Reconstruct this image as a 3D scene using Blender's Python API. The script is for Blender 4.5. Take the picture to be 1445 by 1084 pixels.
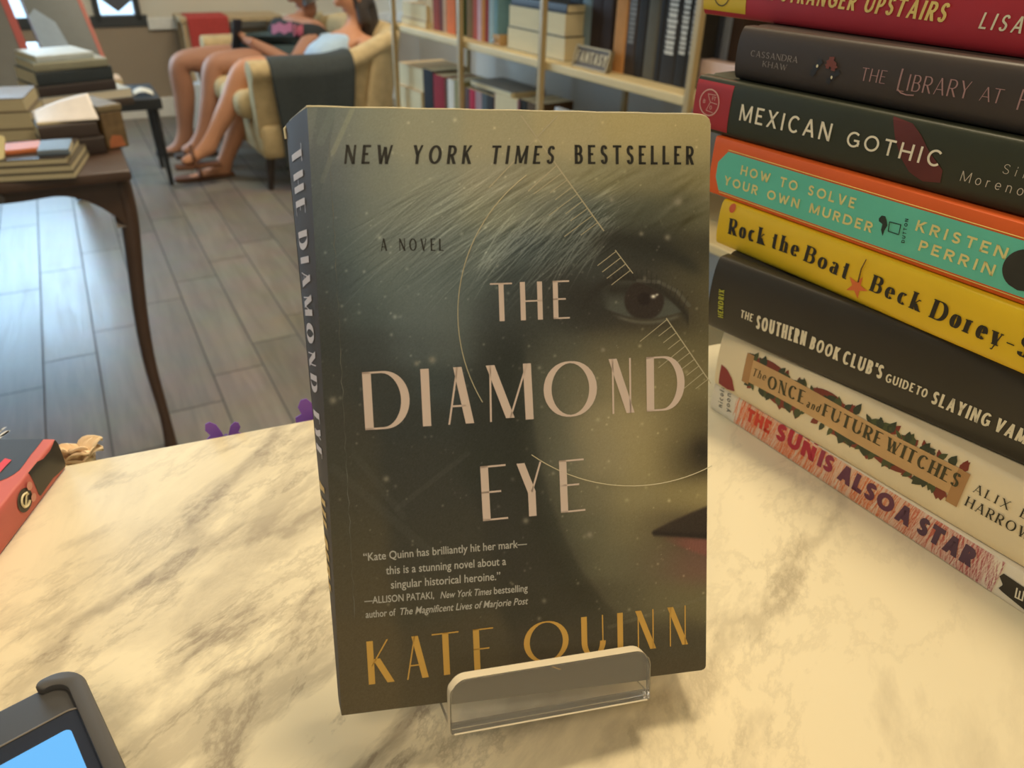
import bpy, bmesh, math, random
import numpy as np
from mathutils import Vector, Matrix

for o in list(bpy.data.objects):
    bpy.data.objects.remove(o)
scene = bpy.context.scene
COL = scene.collection
random.seed(7)
rng = np.random.default_rng(11)
PI = math.pi

# ------------------------------------------------------------------ camera
CAM = np.array([0.0, 0.0, 1.12])
FPX, CX, CY = 1051.0, 722.5, 542.0
PITCH, ROLL = math.radians(31.5), math.radians(1.6)
FW = np.array([0, math.cos(PITCH), -math.sin(PITCH)])
_R0 = np.array([1.0, 0, 0]); _U0 = np.array([0, math.sin(PITCH), math.cos(PITCH)])
CR = _R0 * math.cos(ROLL) + _U0 * math.sin(ROLL)
CU = _U0 * math.cos(ROLL) - _R0 * math.sin(ROLL)
cam = bpy.data.cameras.new('camera'); camo = bpy.data.objects.new('camera', cam); COL.objects.link(camo)
cam.sensor_width = 36.0; cam.lens = FPX * 36.0 / 1445.0
cam.clip_start = 0.01; cam.clip_end = 60
M = Matrix(((CR[0], CU[0], -FW[0], CAM[0]), (CR[1], CU[1], -FW[1], CAM[1]), (CR[2], CU[2], -FW[2], CAM[2]), (0, 0, 0, 1)))
camo.matrix_world = M
cam.dof.use_dof = True; cam.dof.focus_distance = 0.305; cam.dof.aperture_fstop = 14.0
scene.camera = camo

# ------------------------------------------------------------------ colour management, world, lights
scene.view_settings.view_transform = 'Standard'
scene.view_settings.look = 'None'
scene.view_settings.exposure = 0.15
scene.view_settings.gamma = 1.0
scene.view_settings.use_curve_mapping = False
world = bpy.data.worlds.new('daylight'); scene.world = world; world.use_nodes = True
world.node_tree.nodes['Background'].inputs[0].default_value = (0.52, 0.76, 1.0, 1)
world.node_tree.nodes['Background'].inputs[1].default_value = 2.2

def area(name, loc, target, sx, sy, power, col, shape='RECTANGLE'):
    l = bpy.data.lights.new(name, 'AREA'); l.shape = shape; l.size = sx; l.size_y = sy
    l.energy = power; l.color = col
    o = bpy.data.objects.new(name, l); COL.objects.link(o); o.location = loc
    o.rotation_euler = (Vector(target) - Vector(loc)).to_track_quat('-Z', 'Y').to_euler()
    return o
WARM = (1.0, 0.82, 0.55)
area('counter_lamp_light', (0.15, 0.86, 2.60), (0.1, 0.3, 0.87), 0.42, 0.42, 21, WARM, 'DISK')
area('ceiling_lamp_light', (-0.2, -0.9, 2.70), (-0.1, 0.1, 0.9), 0.9, 0.9, 20, (1.0, 0.82, 0.60))
area('ceiling_lamp_light', (-0.6, 3.2, 2.70), (-0.7, 3.3, 0), 1.0, 1.0, 42, (1.0, 0.84, 0.62))
area('ceiling_lamp_light', (0.9, 1.6, 2.70), (0.2, 2.4, 0.6), 0.5, 0.5, 16, (1.0, 0.84, 0.58))

# ------------------------------------------------------------------ helpers: pixels of the photo to places in the room
def ray(px, py):
    return (px - CX) / FPX * CR + (CY - py) / FPX * CU + FW
def onz(px, py, z):                      # where the sight line of a pixel meets the level z
    r = ray(px, py); return CAM + r * ((z - CAM[2]) / r[2])
def onpl(px, py, p0, n):
    r = ray(px, py); return CAM + r * (((np.asarray(p0) - CAM) @ n) / (r @ n))
def deep(px, py, d):                     # a point at axial distance d
    return CAM + ray(px, py) * d
def proj(p):
    q = np.asarray(p) - CAM; d = q @ FW
    return CX + FPX * (q @ CR) / d, CY - FPX * (q @ CU) / d
def nrm(v):
    v = np.asarray(v, float); return v / np.linalg.norm(v)

# ------------------------------------------------------------------ materials
def lin(c):
    c = np.asarray(c, float) / 255.0
    return np.where(c <= 0.04045, c / 12.92, ((c + 0.055) / 1.055) ** 2.4)
_mats = {}
def mat(name, rgb, rough=0.6, spec=0.4, var=0.06, scale=40.0, metal=0.0, bump=0.0, coat=0.0):
    if name in _mats: return _mats[name]
    m = bpy.data.materials.new(name); m.use_nodes = True; nt = m.node_tree; b = nt.nodes['Principled BSDF']
    b.inputs['Roughness'].default_value = rough; b.inputs['Specular IOR Level'].default_value = spec
    b.inputs['Metallic'].default_value = metal; b.inputs['Coat Weight'].default_value = coat
    c = lin(rgb)
    tc = nt.nodes.new('ShaderNodeTexCoord'); no = nt.nodes.new('ShaderNodeTexNoise')
    no.inputs['Scale'].default_value = scale; no.inputs['Detail'].default_value = 4
    nt.links.new(tc.outputs['Object'], no.inputs['Vector'])
    mx = nt.nodes.new('ShaderNodeMix'); mx.data_type = 'RGBA'
    mx.inputs[6].default_value = (*(c * (1 - var * 2)), 1); mx.inputs[7].default_value = (*np.minimum(c * (1 + var * 2), 1), 1)
    nt.links.new(no.outputs['Fac'], mx.inputs[0]); nt.links.new(mx.outputs[2], b.inputs['Base Color'])
    if bump:
        bp = nt.nodes.new('ShaderNodeBump'); bp.inputs['Strength'].default_value = bump; bp.inputs['Distance'].default_value = 0.002
        nt.links.new(no.outputs['Fac'], bp.inputs['Height']); nt.links.new(bp.outputs['Normal'], b.inputs['Normal'])
    _mats[name] = m; return m
def printed(name, rough=0.45, spec=0.4):             # printed art kept as point colours of the sheet
    m = bpy.data.materials.new(name); m.use_nodes = True; nt = m.node_tree; b = nt.nodes['Principled BSDF']
    a = nt.nodes.new('ShaderNodeAttribute'); a.attribute_name = 'print'
    nt.links.new(a.outputs['Color'], b.inputs['Base Color'])
    b.inputs['Roughness'].default_value = rough; b.inputs['Specular IOR Level'].default_value = spec
    return m
def emitter(name, rgb, s):
    m = bpy.data.materials.new(name); m.use_nodes = True; nt = m.node_tree; b = nt.nodes['Principled BSDF']
    b.inputs['Base Color'].default_value = (0.01, 0.01, 0.012, 1)
    b.inputs['Emission Color'].default_value = (*lin(rgb), 1); b.inputs['Emission Strength'].default_value = s
    b.inputs['Roughness'].default_value = 0.15
    return m
def pages_mat(name, rgb):                            # page edges: fine lines parallel to the covers
    if name in _mats: return _mats[name]
    m = bpy.data.materials.new(name); m.use_nodes = True; nt = m.node_tree; b = nt.nodes['Principled BSDF']
    tc = nt.nodes.new('ShaderNodeTexCoord'); mp = nt.nodes.new('ShaderNodeMapping'); mp.inputs['Scale'].default_value = (6, 6, 1400)
    no = nt.nodes.new('ShaderNodeTexNoise'); no.inputs['Scale'].default_value = 1.0
    nt.links.new(tc.outputs['Object'], mp.inputs['Vector']); nt.links.new(mp.outputs['Vector'], no.inputs['Vector'])
    c = lin(rgb); mx = nt.nodes.new('ShaderNodeMix'); mx.data_type = 'RGBA'
    mx.inputs[6].default_value = (*(c * 0.7), 1); mx.inputs[7].default_value = (*np.minimum(c * 1.15, 1), 1)
    nt.links.new(no.outputs['Fac'], mx.inputs[0]); nt.links.new(mx.outputs[2], b.inputs['Base Color'])
    b.inputs['Roughness'].default_value = 0.8
    _mats[name] = m; return m

# ------------------------------------------------------------------ helpers: objects
def tag(o, label=None, cat=None, group=None, kind=None):
    if label: o['label'] = label
    if cat: o['category'] = cat
    if group: o['group'] = group
    if kind: o['kind'] = kind
    return o
def empty(name, label, cat, group=None, origin=(0, 0, 0), ax=None):
    o = bpy.data.objects.new(name, None); COL.objects.link(o); o.empty_display_size = 0.05
    if ax is None: o.location = origin
    else:
        x, y, z = ax
        o.matrix_world = Matrix(((x[0], y[0], z[0], origin[0]), (x[1], y[1], z[1], origin[1]), (x[2], y[2], z[2], origin[2]), (0, 0, 0, 1)))
    return tag(o, label, cat, group)
class MB:
    def __init__(s): s.v = []; s.f = []
    def add(s, vs, fs):
        n = len(s.v); s.v += [tuple(map(float, p)) for p in vs]; s.f += [tuple(i + n for i in f) for f in fs]; return s
    def box(s, a, b):
        x0, y0, z0 = a; x1, y1, z1 = b
        return s.add([(x0,y0,z0),(x1,y0,z0),(x1,y1,z0),(x0,y1,z0),(x0,y0,z1),(x1,y0,z1),(x1,y1,z1),(x0,y1,z1)],
                     [(0,3,2,1),(4,5,6,7),(0,1,5,4),(1,2,6,5),(2,3,7,6),(3,0,4,7)])
    def prism(s, prof, fn, t0, t1):      # closed 2D profile carried from t0 to t1 by fn(a, b, t)
        n = len(prof)
        vs = [fn(a, b, t0) for a, b in prof] + [fn(a, b, t1) for a, b in prof]
        fs = [(i, (i + 1) % n, n + (i + 1) % n, n + i) for i in range(n)] + [tuple(range(n - 1, -1, -1)), tuple(range(n, 2 * n))]
        return s.add(vs, fs)
    def tube(s, pts, rad, seg=10, cap=True, flat=1.0):
        pts = [np.asarray(p, float) for p in pts]; n = len(pts)
        if not hasattr(rad, '__len__'): rad = [rad] * n
        vs = []; ref = None
        for i in range(n):
            t = nrm(pts[min(i + 1, n - 1)] - pts[max(i - 1, 0)])
            if ref is None:
                ref = np.array([0, 0, 1.0]) if abs(t[2]) < 0.9 else np.array([1.0, 0, 0])
            a = nrm(ref - t * (ref @ t)); ref = a; b = np.cross(t, a)
            for k in range(seg):
                w = 2 * PI * k / seg; vs.append(pts[i] + rad[i] * (math.cos(w) * a + flat * math.sin(w) * b))
        fs = [(i*seg+k, i*seg+(k+1) % seg, (i+1)*seg+(k+1) % seg, (i+1)*seg+k) for i in range(n-1) for k in range(seg)]
        if cap: fs += [tuple(range(seg-1, -1, -1)), tuple(range((n-1)*seg, n*seg))]
        return s.add(vs, fs)
    def grid(s, fn, nu, nv):
        vs = [fn(i / nu, j / nv) for j in range(nv + 1) for i in range(nu + 1)]
        fs = [(j*(nu+1)+i, j*(nu+1)+i+1, (j+1)*(nu+1)+i+1, (j+1)*(nu+1)+i) for j in range(nv) for i in range(nu)]
        return s.add(vs, fs)
    def build(s, name, m, parent=None, smooth=False, bevel=0.0, bseg=2, subsurf=0, solid=0.0):
        me = bpy.data.meshes.new(name); me.from_pydata(s.v, [], s.f); me.validate()
        if bevel or True:
            bm = bmesh.new(); bm.from_mesh(me)
            bmesh.ops.recalc_face_normals(bm, faces=bm.faces)
            if bevel:
                es = [e for e in bm.edges if len(e.link_faces) == 2 and e.calc_face_angle(0) > 0.6]
                bmesh.ops.bevel(bm, geom=es, offset=bevel, segments=bseg, affect='EDGES', profile=0.5, clamp_overlap=True)
            bm.to_mesh(me); bm.free()
        if smooth:
            for p in me.polygons: p.use_smooth = True
        o = bpy.data.objects.new(name, me); COL.objects.link(o)
        if m: me.materials.append(m)
        if parent: o.parent = parent
        if solid:
            md = o.modifiers.new('thickness', 'SOLIDIFY'); md.thickness = solid; md.offset = 0
        if subsurf:
            md = o.modifiers.new('smooth', 'SUBSURF'); md.levels = subsurf; md.render_levels = subsurf
        if smooth and not subsurf:
            try: me.set_sharp_from_angle(angle=math.radians(42))
            except Exception: pass
        return o

# ------------------------------------------------------------------ lettering: a small stroke alphabet with thick and thin strokes
def arc(cx, cy, rx, ry, a0, a1, n=14):
    return [(cx + rx * math.cos(math.radians(a0 + (a1 - a0) * i / n)), cy + ry * math.sin(math.radians(a0 + (a1 - a0) * i / n))) for i in range(n + 1)]
K, N, C_ = 'k', 'n', 'c'
GL = {
 'A': (.78, [(N,(0,0),(.5,1)), (K,(.5,1),(1,0)), (N,(.16,.32),(.84,.32))]),
 'B': (.62, [(K,(0,0),(0,1)), (N,(0,1),(.5,1)), (N,(0,.53),(.55,.53)), (N,(0,0),(.5,0)), (C_,*arc(.45,.765,.46,.235,90,-90)), (C_,*arc(.48,.265,.52,.265,90,-90))]),
 'C': (.76, [(C_,*arc(.55,.5,.55,.5,45,315,22))]),
 'D': (.80, [(K,(0,0),(0,1)), (N,(0,1),(.42,1)), (N,(0,0),(.42,0)), (C_,*arc(.4,.5,.6,.5,90,-90,20))]),
 'E': (.56, [(K,(0,0),(0,1)), (N,(0,1),(1,1)), (N,(0,.52),(.9,.52)), (N,(0,0),(1,0))]),
 'F': (.54, [(K,(0,0),(0,1)), (N,(0,1),(1,1)), (N,(0,.5),(.9,.5))]),
 'G': (.80, [(C_,*arc(.55,.5,.55,.5,48,340,22)), (N,(.58,.45),(1,.45)), (K,(1,.45),(1,.12))]),
 'H': (.74, [(K,(0,0),(0,1)), (K,(1,0),(1,1)), (N,(0,.5),(1,.5))]),
 'I': (.22, [(K,(.5,0),(.5,1))]),
 'J': (.45, [(K,(1,1),(1,.3)), (C_,*arc(.5,.3,.5,.3,0,-150))]),
 'K': (.68, [(K,(0,0),(0,1)), (N,(.05,.42),(.92,1)), (K,(.3,.58),(1,0))]),
 'L': (.54, [(K,(0,0),(0,1)), (N,(0,0),(1,0))]),
 'M': (.95, [(N,(0,0),(0.03,1)), (K,(0.03,1),(.5,.05)), (N,(.5,.05),(.97,1)), (K,(.97,1),(1,0))]),
 'N': (.76, [(N,(0,0),(0,1)), (K,(0,1),(1,0)), (N,(1,0),(1,1))]),
 'O': (.90, [(C_,*arc(.5,.5,.5,.5,0,360,32))]),
 'P': (.58, [(K,(0,0),(0,1)), (N,(0,1),(.5,1)), (N,(0,.45),(.5,.45)), (C_,*arc(.48,.725,.52,.275,90,-90))]),
 'Q': (.92, [(C_,*arc(.5,.5,.5,.5,0,360,32)), (N,(.5,-.02),(.8,-.16))]),
 'R': (.64, [(K,(0,0),(0,1)), (N,(0,1),(.5,1)), (N,(0,.48),(.5,.48)), (C_,*arc(.46,.74,.5,.26,90,-90)), (K,(.42,.48),(1,0))]),
 'S': (.58, [(C_,*[(.5 + .5*math.sin(a)*(1 if True else 0), .5 + .5*b) for a, b in
        [(.95,.66),(.75,.86),(.35,.98),(0,1),(-.5,.95),(-1,.72),(-1.15,.5),(-.9,.28),(-.4,.12),(0,.02),(.5,-.1),(1,-.28),(1.2,-.5),(1,-.76),(.5,-.96),(0,-1),(-.4,-.97),(-.85,-.84),(-1.05,-.62)]])]),
 'T': (.66, [(K,(.5,0),(.5,1)), (N,(0,1),(1,1))]),
 'U': (.74, [(K,(0,1),(0,.36)), (C_,*arc(.5,.36,.5,.36,180,360,18)), (N,(1,.36),(1,1))]),
 'V': (.76, [(K,(0,1),(.5,0)), (N,(.5,0),(1,1))]),
 'W': (1.1, [(K,(0,1),(.27,0)), (N,(.27,0),(.5,.9)), (K,(.5,.9),(.73,0)), (N,(.73,0),(1,1))]),
 'X': (.74, [(K,(0,1),(1,0)), (N,(0,0),(1,1))]),
 'Y': (.72, [(K,(0,1),(.5,.45)), (N,(.5,.45),(1,1)), (K,(.5,.45),(.5,0))]),
 'Z': (.66, [(N,(0,1),(1,1)), (K,(1,1),(0,0)), (N,(0,0),(1,0))]),
 '-': (.34, [(N,(0,.36),(1,.36))]),
 '.': (.16, [(K,(.5,0),(.5,.13))]),
 "'": (.14, [(K,(.5,.72),(.5,1))]),
 'a': (.52, [(K,(.8,0),(.8,.5)), (C_,*arc(.42,.46,.4,.22,0,150,10)), (C_,*arc(.42,.19,.4,.19,0,360,18))]),
 'b': (.56, [(K,(.08,0),(.08,1)), (C_,*arc(.5,.33,.48,.33,0,360,22))]),
 'c': (.50, [(C_,*arc(.52,.33,.52,.33,48,315,18))]),
 'd': (.56, [(K,(.92,0),(.92,1)), (C_,*arc(.5,.33,.48,.33,0,360,22))]),
 'e': (.52, [(C_,*arc(.5,.33,.5,.33,0,318,20)), (N,(.05,.34),(.98,.34))]),
 'h': (.54, [(K,(.08,0),(.08,1)), (C_,*arc(.5,.42,.42,.24,180,0,12)), (K,(.92,0),(.92,.42))]),
 'i': (.20, [(K,(.5,0),(.5,.66)), (K,(.5,.82),(.5,.97))]),
 'k': (.56, [(K,(.08,0),(.08,1)), (N,(.1,.28),(.9,.66)), (K,(.34,.4),(1,0))]),
 'l': (.20, [(K,(.5,0),(.5,1))]),
 'n': (.54, [(K,(.08,0),(.08,.66)), (C_,*arc(.5,.42,.42,.24,180,0,12)), (K,(.92,0),(.92,.42))]),
 'o': (.54, [(C_,*arc(.5,.33,.5,.33,0,360,24))]),
 'r': (.40, [(K,(.1,0),(.1,.66)), (C_,*arc(.62,.38,.5,.27,170,60,8))]),
 't': (.36, [(K,(.4,.06),(.4,.92)), (N,(0,.64),(.95,.64)), (C_,*arc(.72,.1,.32,.1,180,330,8))]),
 'y': (.54, [(K,(0,.66),(.52,0)), (N,(1,.66),(.35,-.26)), (N,(.35,-.26),(.1,-.24))]),
}
def glyph_quads(ch, x0, w, h, thick, thin, serif=0.0):
    """strips of points of one letter standing at x0 on the baseline, w wide, h high"""
    out = []; hw = thick / 2
    def X(x): return x0 + hw + x * max(w - 2 * hw, 1e-6)
    for st in GL[ch][1]:
        kd, pts = st[0], st[1:]
        if kd == 'c':
            P = [np.array([X(x), thin / 2 + y * (h - thin) if y >= 0 else y * h]) for x, y in pts]; L = []; Rr = []
            closed = np.linalg.norm(P[0] - P[-1]) < 1e-6
            for i, p in enumerate(P):
                if closed: t = P[(i + 1) % (len(P) - 1)] - P[(i - 1) % (len(P) - 1)]
                else: t = P[min(i + 1, len(P) - 1)] - P[max(i - 1, 0)]
                t = t / (np.linalg.norm(t) + 1e-12); wd = thin + (thick - thin) * abs(t[1]) ** 1.6
                nn = np.array([-t[1], t[0]]); L.append(p + nn * wd / 2); Rr.append(p - nn * wd / 2)
            out.append((L, Rr))
        else:
            wd = thick if kd == 'k' else thin
            a, b = (np.array([X(x), y * h]) for x, y in pts)
            d = b - a; ln = np.linalg.norm(d)
            if abs(d[1]) >= 0.5 * abs(d[0]):
                hf = np.array([min(wd / 2 * ln / abs(d[1]), wd), 0])
            else:
                q = wd / 2; a = a.copy(); b = b.copy()
                if abs(d[1]) < 1e-9: a[1] = b[1] = min(max(a[1], q), h - q) if a[1] >= 0 else a[1]
                hf = np.array([0, q * ln / abs(d[0])])
                if abs(d[1]) < 1e-9:
                    a[0] -= 0 if kd == 'k' else (hw if pts[0][0] in (0, 1) and pts[0][0] == 0 else 0); b[0] += hw if pts[1][0] == 1 else 0
            n = 4
            out.append(([a + (b - a) * i / n + hf for i in range(n + 1)], [a + (b - a) * i / n - hf for i in range(n + 1)]))
            if serif and abs(d[1]) > 0.5 * abs(d[0]):
                for e, yy in ((a, pts[0][1]), (b, pts[1][1])):
                    if abs(yy) < .01 or abs(yy - 1) < .01 or abs(yy - .66) < .01:
                        y0 = e[1] if yy < .01 else e[1] - thin
                        c0 = np.array([e[0] - wd / 2 - serif, y0]); c1 = np.array([e[0] + wd / 2 + serif, y0])
                        out.append(([c0 + (0, thin), c1 + (0, thin)], [c0, c1]))
    return out
def letter_mesh(mb, ch, mp, x0, w, h, thick, thin, serif=0.0, slant=0.0):
    for L, Rr in glyph_quads(ch, x0, w, h, thick, thin, serif):
        vs = []
        for p, q in zip(L, Rr):
            vs += [mp(p[0] + slant * p[1], p[1]), mp(q[0] + slant * q[1], q[1])]
        mb.add(vs, [(2*i, 2*i+1, 2*i+3, 2*i+2) for i in range(len(L) - 1)])
def text(mb, s, mp, u0, v0, u1, v1, cap, thick=.16, thin=None, serif=0.0, slant=0.0, gap=.16, space=.38, wide=None):
    """lay s from (u0, v0) to (u1, v1) on a surface given by mp(u, v); cap in metres"""
    thin = thick if thin is None else thin
    tot = sum((space if c == ' ' else GL[c][0]) for c in s) + gap * (len(s) - 1)
    L = math.hypot(u1 - u0, v1 - v0); k = L / tot; e = ((u1 - u0) / L, (v1 - v0) / L)
    f = lambda a, b: mp(u0 + a * e[0] - b * e[1], v0 + a * e[1] + b * e[0])
    x = 0.0
    for c in s:
        w = space if c == ' ' else GL[c][0]
        if c != ' ': letter_mesh(mb, c, f, x * k, w * k, cap, thick * cap, thin * cap, serif * cap, slant)
        x += w + gap
    return mb
def ftext(mb, s, mp, u0, v0, u1, v1, cap, slant=0.0, bold=0.0):
    """the same with Blender's built-in typeface"""
    cu = bpy.data.curves.new('line', 'FONT'); cu.body = s; cu.size = 1.0; cu.offset = bold; cu.resolution_u = 3
    o = bpy.data.objects.new('line', cu); COL.objects.link(o)
    dg = bpy.context.evaluated_depsgraph_get(); me = bpy.data.meshes.new_from_object(o.evaluated_get(dg))
    xs = [v.co.x for v in me.vertices]; x0, x1 = min(xs), max(xs)
    L = math.hypot(u1 - u0, v1 - v0); e = ((u1 - u0) / L, (v1 - v0) / L); kx = L / (x1 - x0); ky = cap / 0.70
    vs = []
    for v in me.vertices:
        b = v.co.y * ky; a = (v.co.x - x0) * kx + slant * b
        vs.append(mp(u0 + a * e[0] - b * e[1], v0 + a * e[1] + b * e[0]))
    mb.add(vs, [tuple(p.vertices) for p in me.polygons])
    bpy.data.objects.remove(o); bpy.data.curves.remove(cu); bpy.data.meshes.remove(me)
    return mb

# ================================================================== the novel on its stand
br = nrm([.98430646, .1959534, -.0318821]); bu = np.array([-.05159125, .40998705, .90609582])
bu = nrm(bu - br * (br @ bu)); bn = np.cross(br, bu)
BL = CAM + np.array([-.05578219, .15904459, -.23402223])
BW, BH, BT = .135, .203, .027
def bxy(px, py, z=0.0):                    # pixel -> place on the front cover, metres from its lower left corner
    p = onpl(px, py, BL + bn * z, bn) - BL; return float(p @ br), float(p @ bu)
def back_x(y): return -(.0022 + .0072 * max(0, y) / BH)
# stand frame
pL = onpl(637, 1023, BL + bn * .0132, bn); pR = onpl(917, 973, BL + bn * .0052, bn)
sx = nrm(pR - pL); sy = nrm(bu - sx * (sx @ bu)); sz = np.cross(sx, sy); SW = float(np.linalg.norm(pR - pL))
low = pL - sy * .0039 - sz * .0425
ZC = float(min(low[2], (low + sx * SW)[2])) - .0003            # level of the countertop

# ------------------------------------------------------------------ countertop
ea = onz(90, 655, ZC); eb = onz(440, 590, ZC); cd = nrm((eb - ea)[:2]); cd = np.array([cd[0], cd[1], 0]); cn = np.array([-cd[1], cd[0], 0])
def marble():
    m = bpy.data.materials.new('veined_marble'); m.use_nodes = True; nt = m.node_tree; b = nt.nodes['Principled BSDF']; L = nt.links.new
    tc = nt.nodes.new('ShaderNodeTexCoord')
    def noise(scale, detail, rough, dist, vec):
        n = nt.nodes.new('ShaderNodeTexNoise'); n.inputs['Scale'].default_value = scale; n.inputs['Detail'].default_value = detail
        n.inputs['Roughness'].default_value = rough; n.inputs['Distortion'].default_value = dist; L(vec, n.inputs['Vector']); return n.outputs['Fac']
    def ramp(fac, stops):
        r = nt.nodes.new('ShaderNodeValToRGB'); e = r.color_ramp.elements
        e[0].position, e[0].color = stops[0][0], (*[stops[0][1]] * 3, 1); e[1].position, e[1].color = stops[-1][0], (*[stops[-1][1]] * 3, 1)
        for p, v in stops[1:-1]:
            k = e.new(p); k.color = (v, v, v, 1)
        L(fac, r.inputs[0]); return r.outputs[0]
    def mth(op, a, c):
        n = nt.nodes.new('ShaderNodeMath'); n.operation = op; n.use_clamp = True
        for i, x in enumerate((a, c)):
            if hasattr(x, 'links'): L(x, n.inputs[i])
            else: n.inputs[i].default_value = x
        return n.outputs[0]
    mp = nt.nodes.new('ShaderNodeMapping'); mp.vector_type = 'TEXTURE'; mp.inputs['Rotation'].default_value = (0, 0, math.radians(58)); mp.inputs['Scale'].default_value = (1.9, .9, 1)
    mp.inputs['Location'].default_value = (.37, .11, 0)
    L(tc.outputs['Object'], mp.inputs['Vector']); v = mp.outputs['Vector']
    big = ramp(noise(3.3, 3, .5, .6, v), [(.47, 0), (.66, 1)])                 # where the veining gathers
    vein = ramp(noise(6.0, 8, .6, .35, v), [(.455, 0), (.495, 1), (.505, 1), (.55, 0)])
    fine = ramp(noise(19, 8, .66, .3, v), [(.47, 0), (.5, 1), (.53, 0)])
    cloud = ramp(noise(9, 8, .68, .5, v), [(.5, 0), (.72, 1)])
    speck = ramp(noise(60, 6, .7, .2, v), [(.60, 0), (.70, 1)])
    f1 = mth('MULTIPLY', vein, mth('ADD', mth('MULTIPLY', big, .75), .14)); f2 = mth('MULTIPLY', mth('MULTIPLY', fine, big), .55)
    f3 = mth('MULTIPLY', cloud, mth('ADD', mth('MULTIPLY', big, .75), .16)); f4 = mth('MULTIPLY', mth('MULTIPLY', speck, cloud), .5)
    # one broad brown band of the slab, left of the novel
    sp = nt.nodes.new('ShaderNodeMapping'); sp.vector_type = 'TEXTURE'
    A = onz(205, 915, ZC); B = onz(470, 705, ZC)
    mid = (A + B) / 2; an = math.atan2((B - A)[1], (B - A)[0])
    sp.inputs['Location'].default_value = (mid[0], mid[1], ZC); sp.inputs['Rotation'].default_value = (0, 0, an)
    ln = float(np.linalg.norm(B - A)); sp.inputs['Scale'].default_value = (ln * .62, .021, 1)
    L(tc.outputs['Object'], sp.inputs['Vector'])
    dn = nt.nodes.new('ShaderNodeTexNoise'); dn.inputs['Scale'].default_value = 22; dn.inputs['Detail'].default_value = 7; L(tc.outputs['Object'], dn.inputs['Vector'])
    ad = nt.nodes.new('ShaderNodeVectorMath'); ad.operation = 'MULTIPLY_ADD'; L(dn.outputs['Color'], ad.inputs[0]); ad.inputs[1].default_value = (1.3, 2.6, 0); L(sp.outputs['Vector'], ad.inputs[2])
    sb = nt.nodes.new('ShaderNodeVectorMath'); sb.operation = 'SUBTRACT'; L(ad.outputs[0], sb.inputs[0]); sb.inputs[1].default_value = (.65, 1.3, 0)
    lg = nt.nodes.new('ShaderNodeVectorMath'); lg.operation = 'LENGTH'; L(sb.outputs[0], lg.inputs[0])
    band = ramp(lg.outputs['Value'], [(.55, 1), (.98, 0)])
    f5 = mth('MULTIPLY', band, mth('ADD', mth('MULTIPLY', noise(70, 8, .75, .3, v), 1.1), -.05))
    tot = mth('MAXIMUM', mth('ADD', mth('ADD', f1, f2), mth('ADD', f3, f4)), f5)
    tot = mth('MULTIPLY', tot, .74)
    cm = nt.nodes.new('ShaderNodeMix'); cm.data_type = 'RGBA'
    cm.inputs[6].default_value = (*lin((224, 210, 174)), 1); cm.inputs[7].default_value = (*lin((112, 96, 76)), 1)
    L(tot, cm.inputs[0]); L(cm.outputs[2], b.inputs['Base Color'])
    b.inputs['Roughness'].default_value = .55; b.inputs['Specular IOR Level'].default_value = .25
    return m
counter = empty('service_counter', 'cream and brown veined marble counter carrying the books', 'counter')
def cpt(a, b, z): return ea + cd * a + cn * b + np.array([0, 0, z])
def slab(mb, a0, a1, b0, b1, z0, z1):
    return mb.add([cpt(a, b, z) for z in (z0, z1) for a, b in ((a0, b0), (a1, b0), (a1, b1), (a0, b1))],
                  [(0,3,2,1),(4,5,6,7),(0,1,5,4),(1,2,6,5),(2,3,7,6),(3,0,4,7)])
slab(MB(), -.55, 1.25, -.72, 0, -.03, 0).build('marble_top', marble(), counter, bevel=.003, smooth=True)
slab(MB(), -.52, 1.22, -.69, -.02, -(ZC), -.03).build('base', mat('counter_base_paint', (196, 186, 168)), counter)

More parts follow.
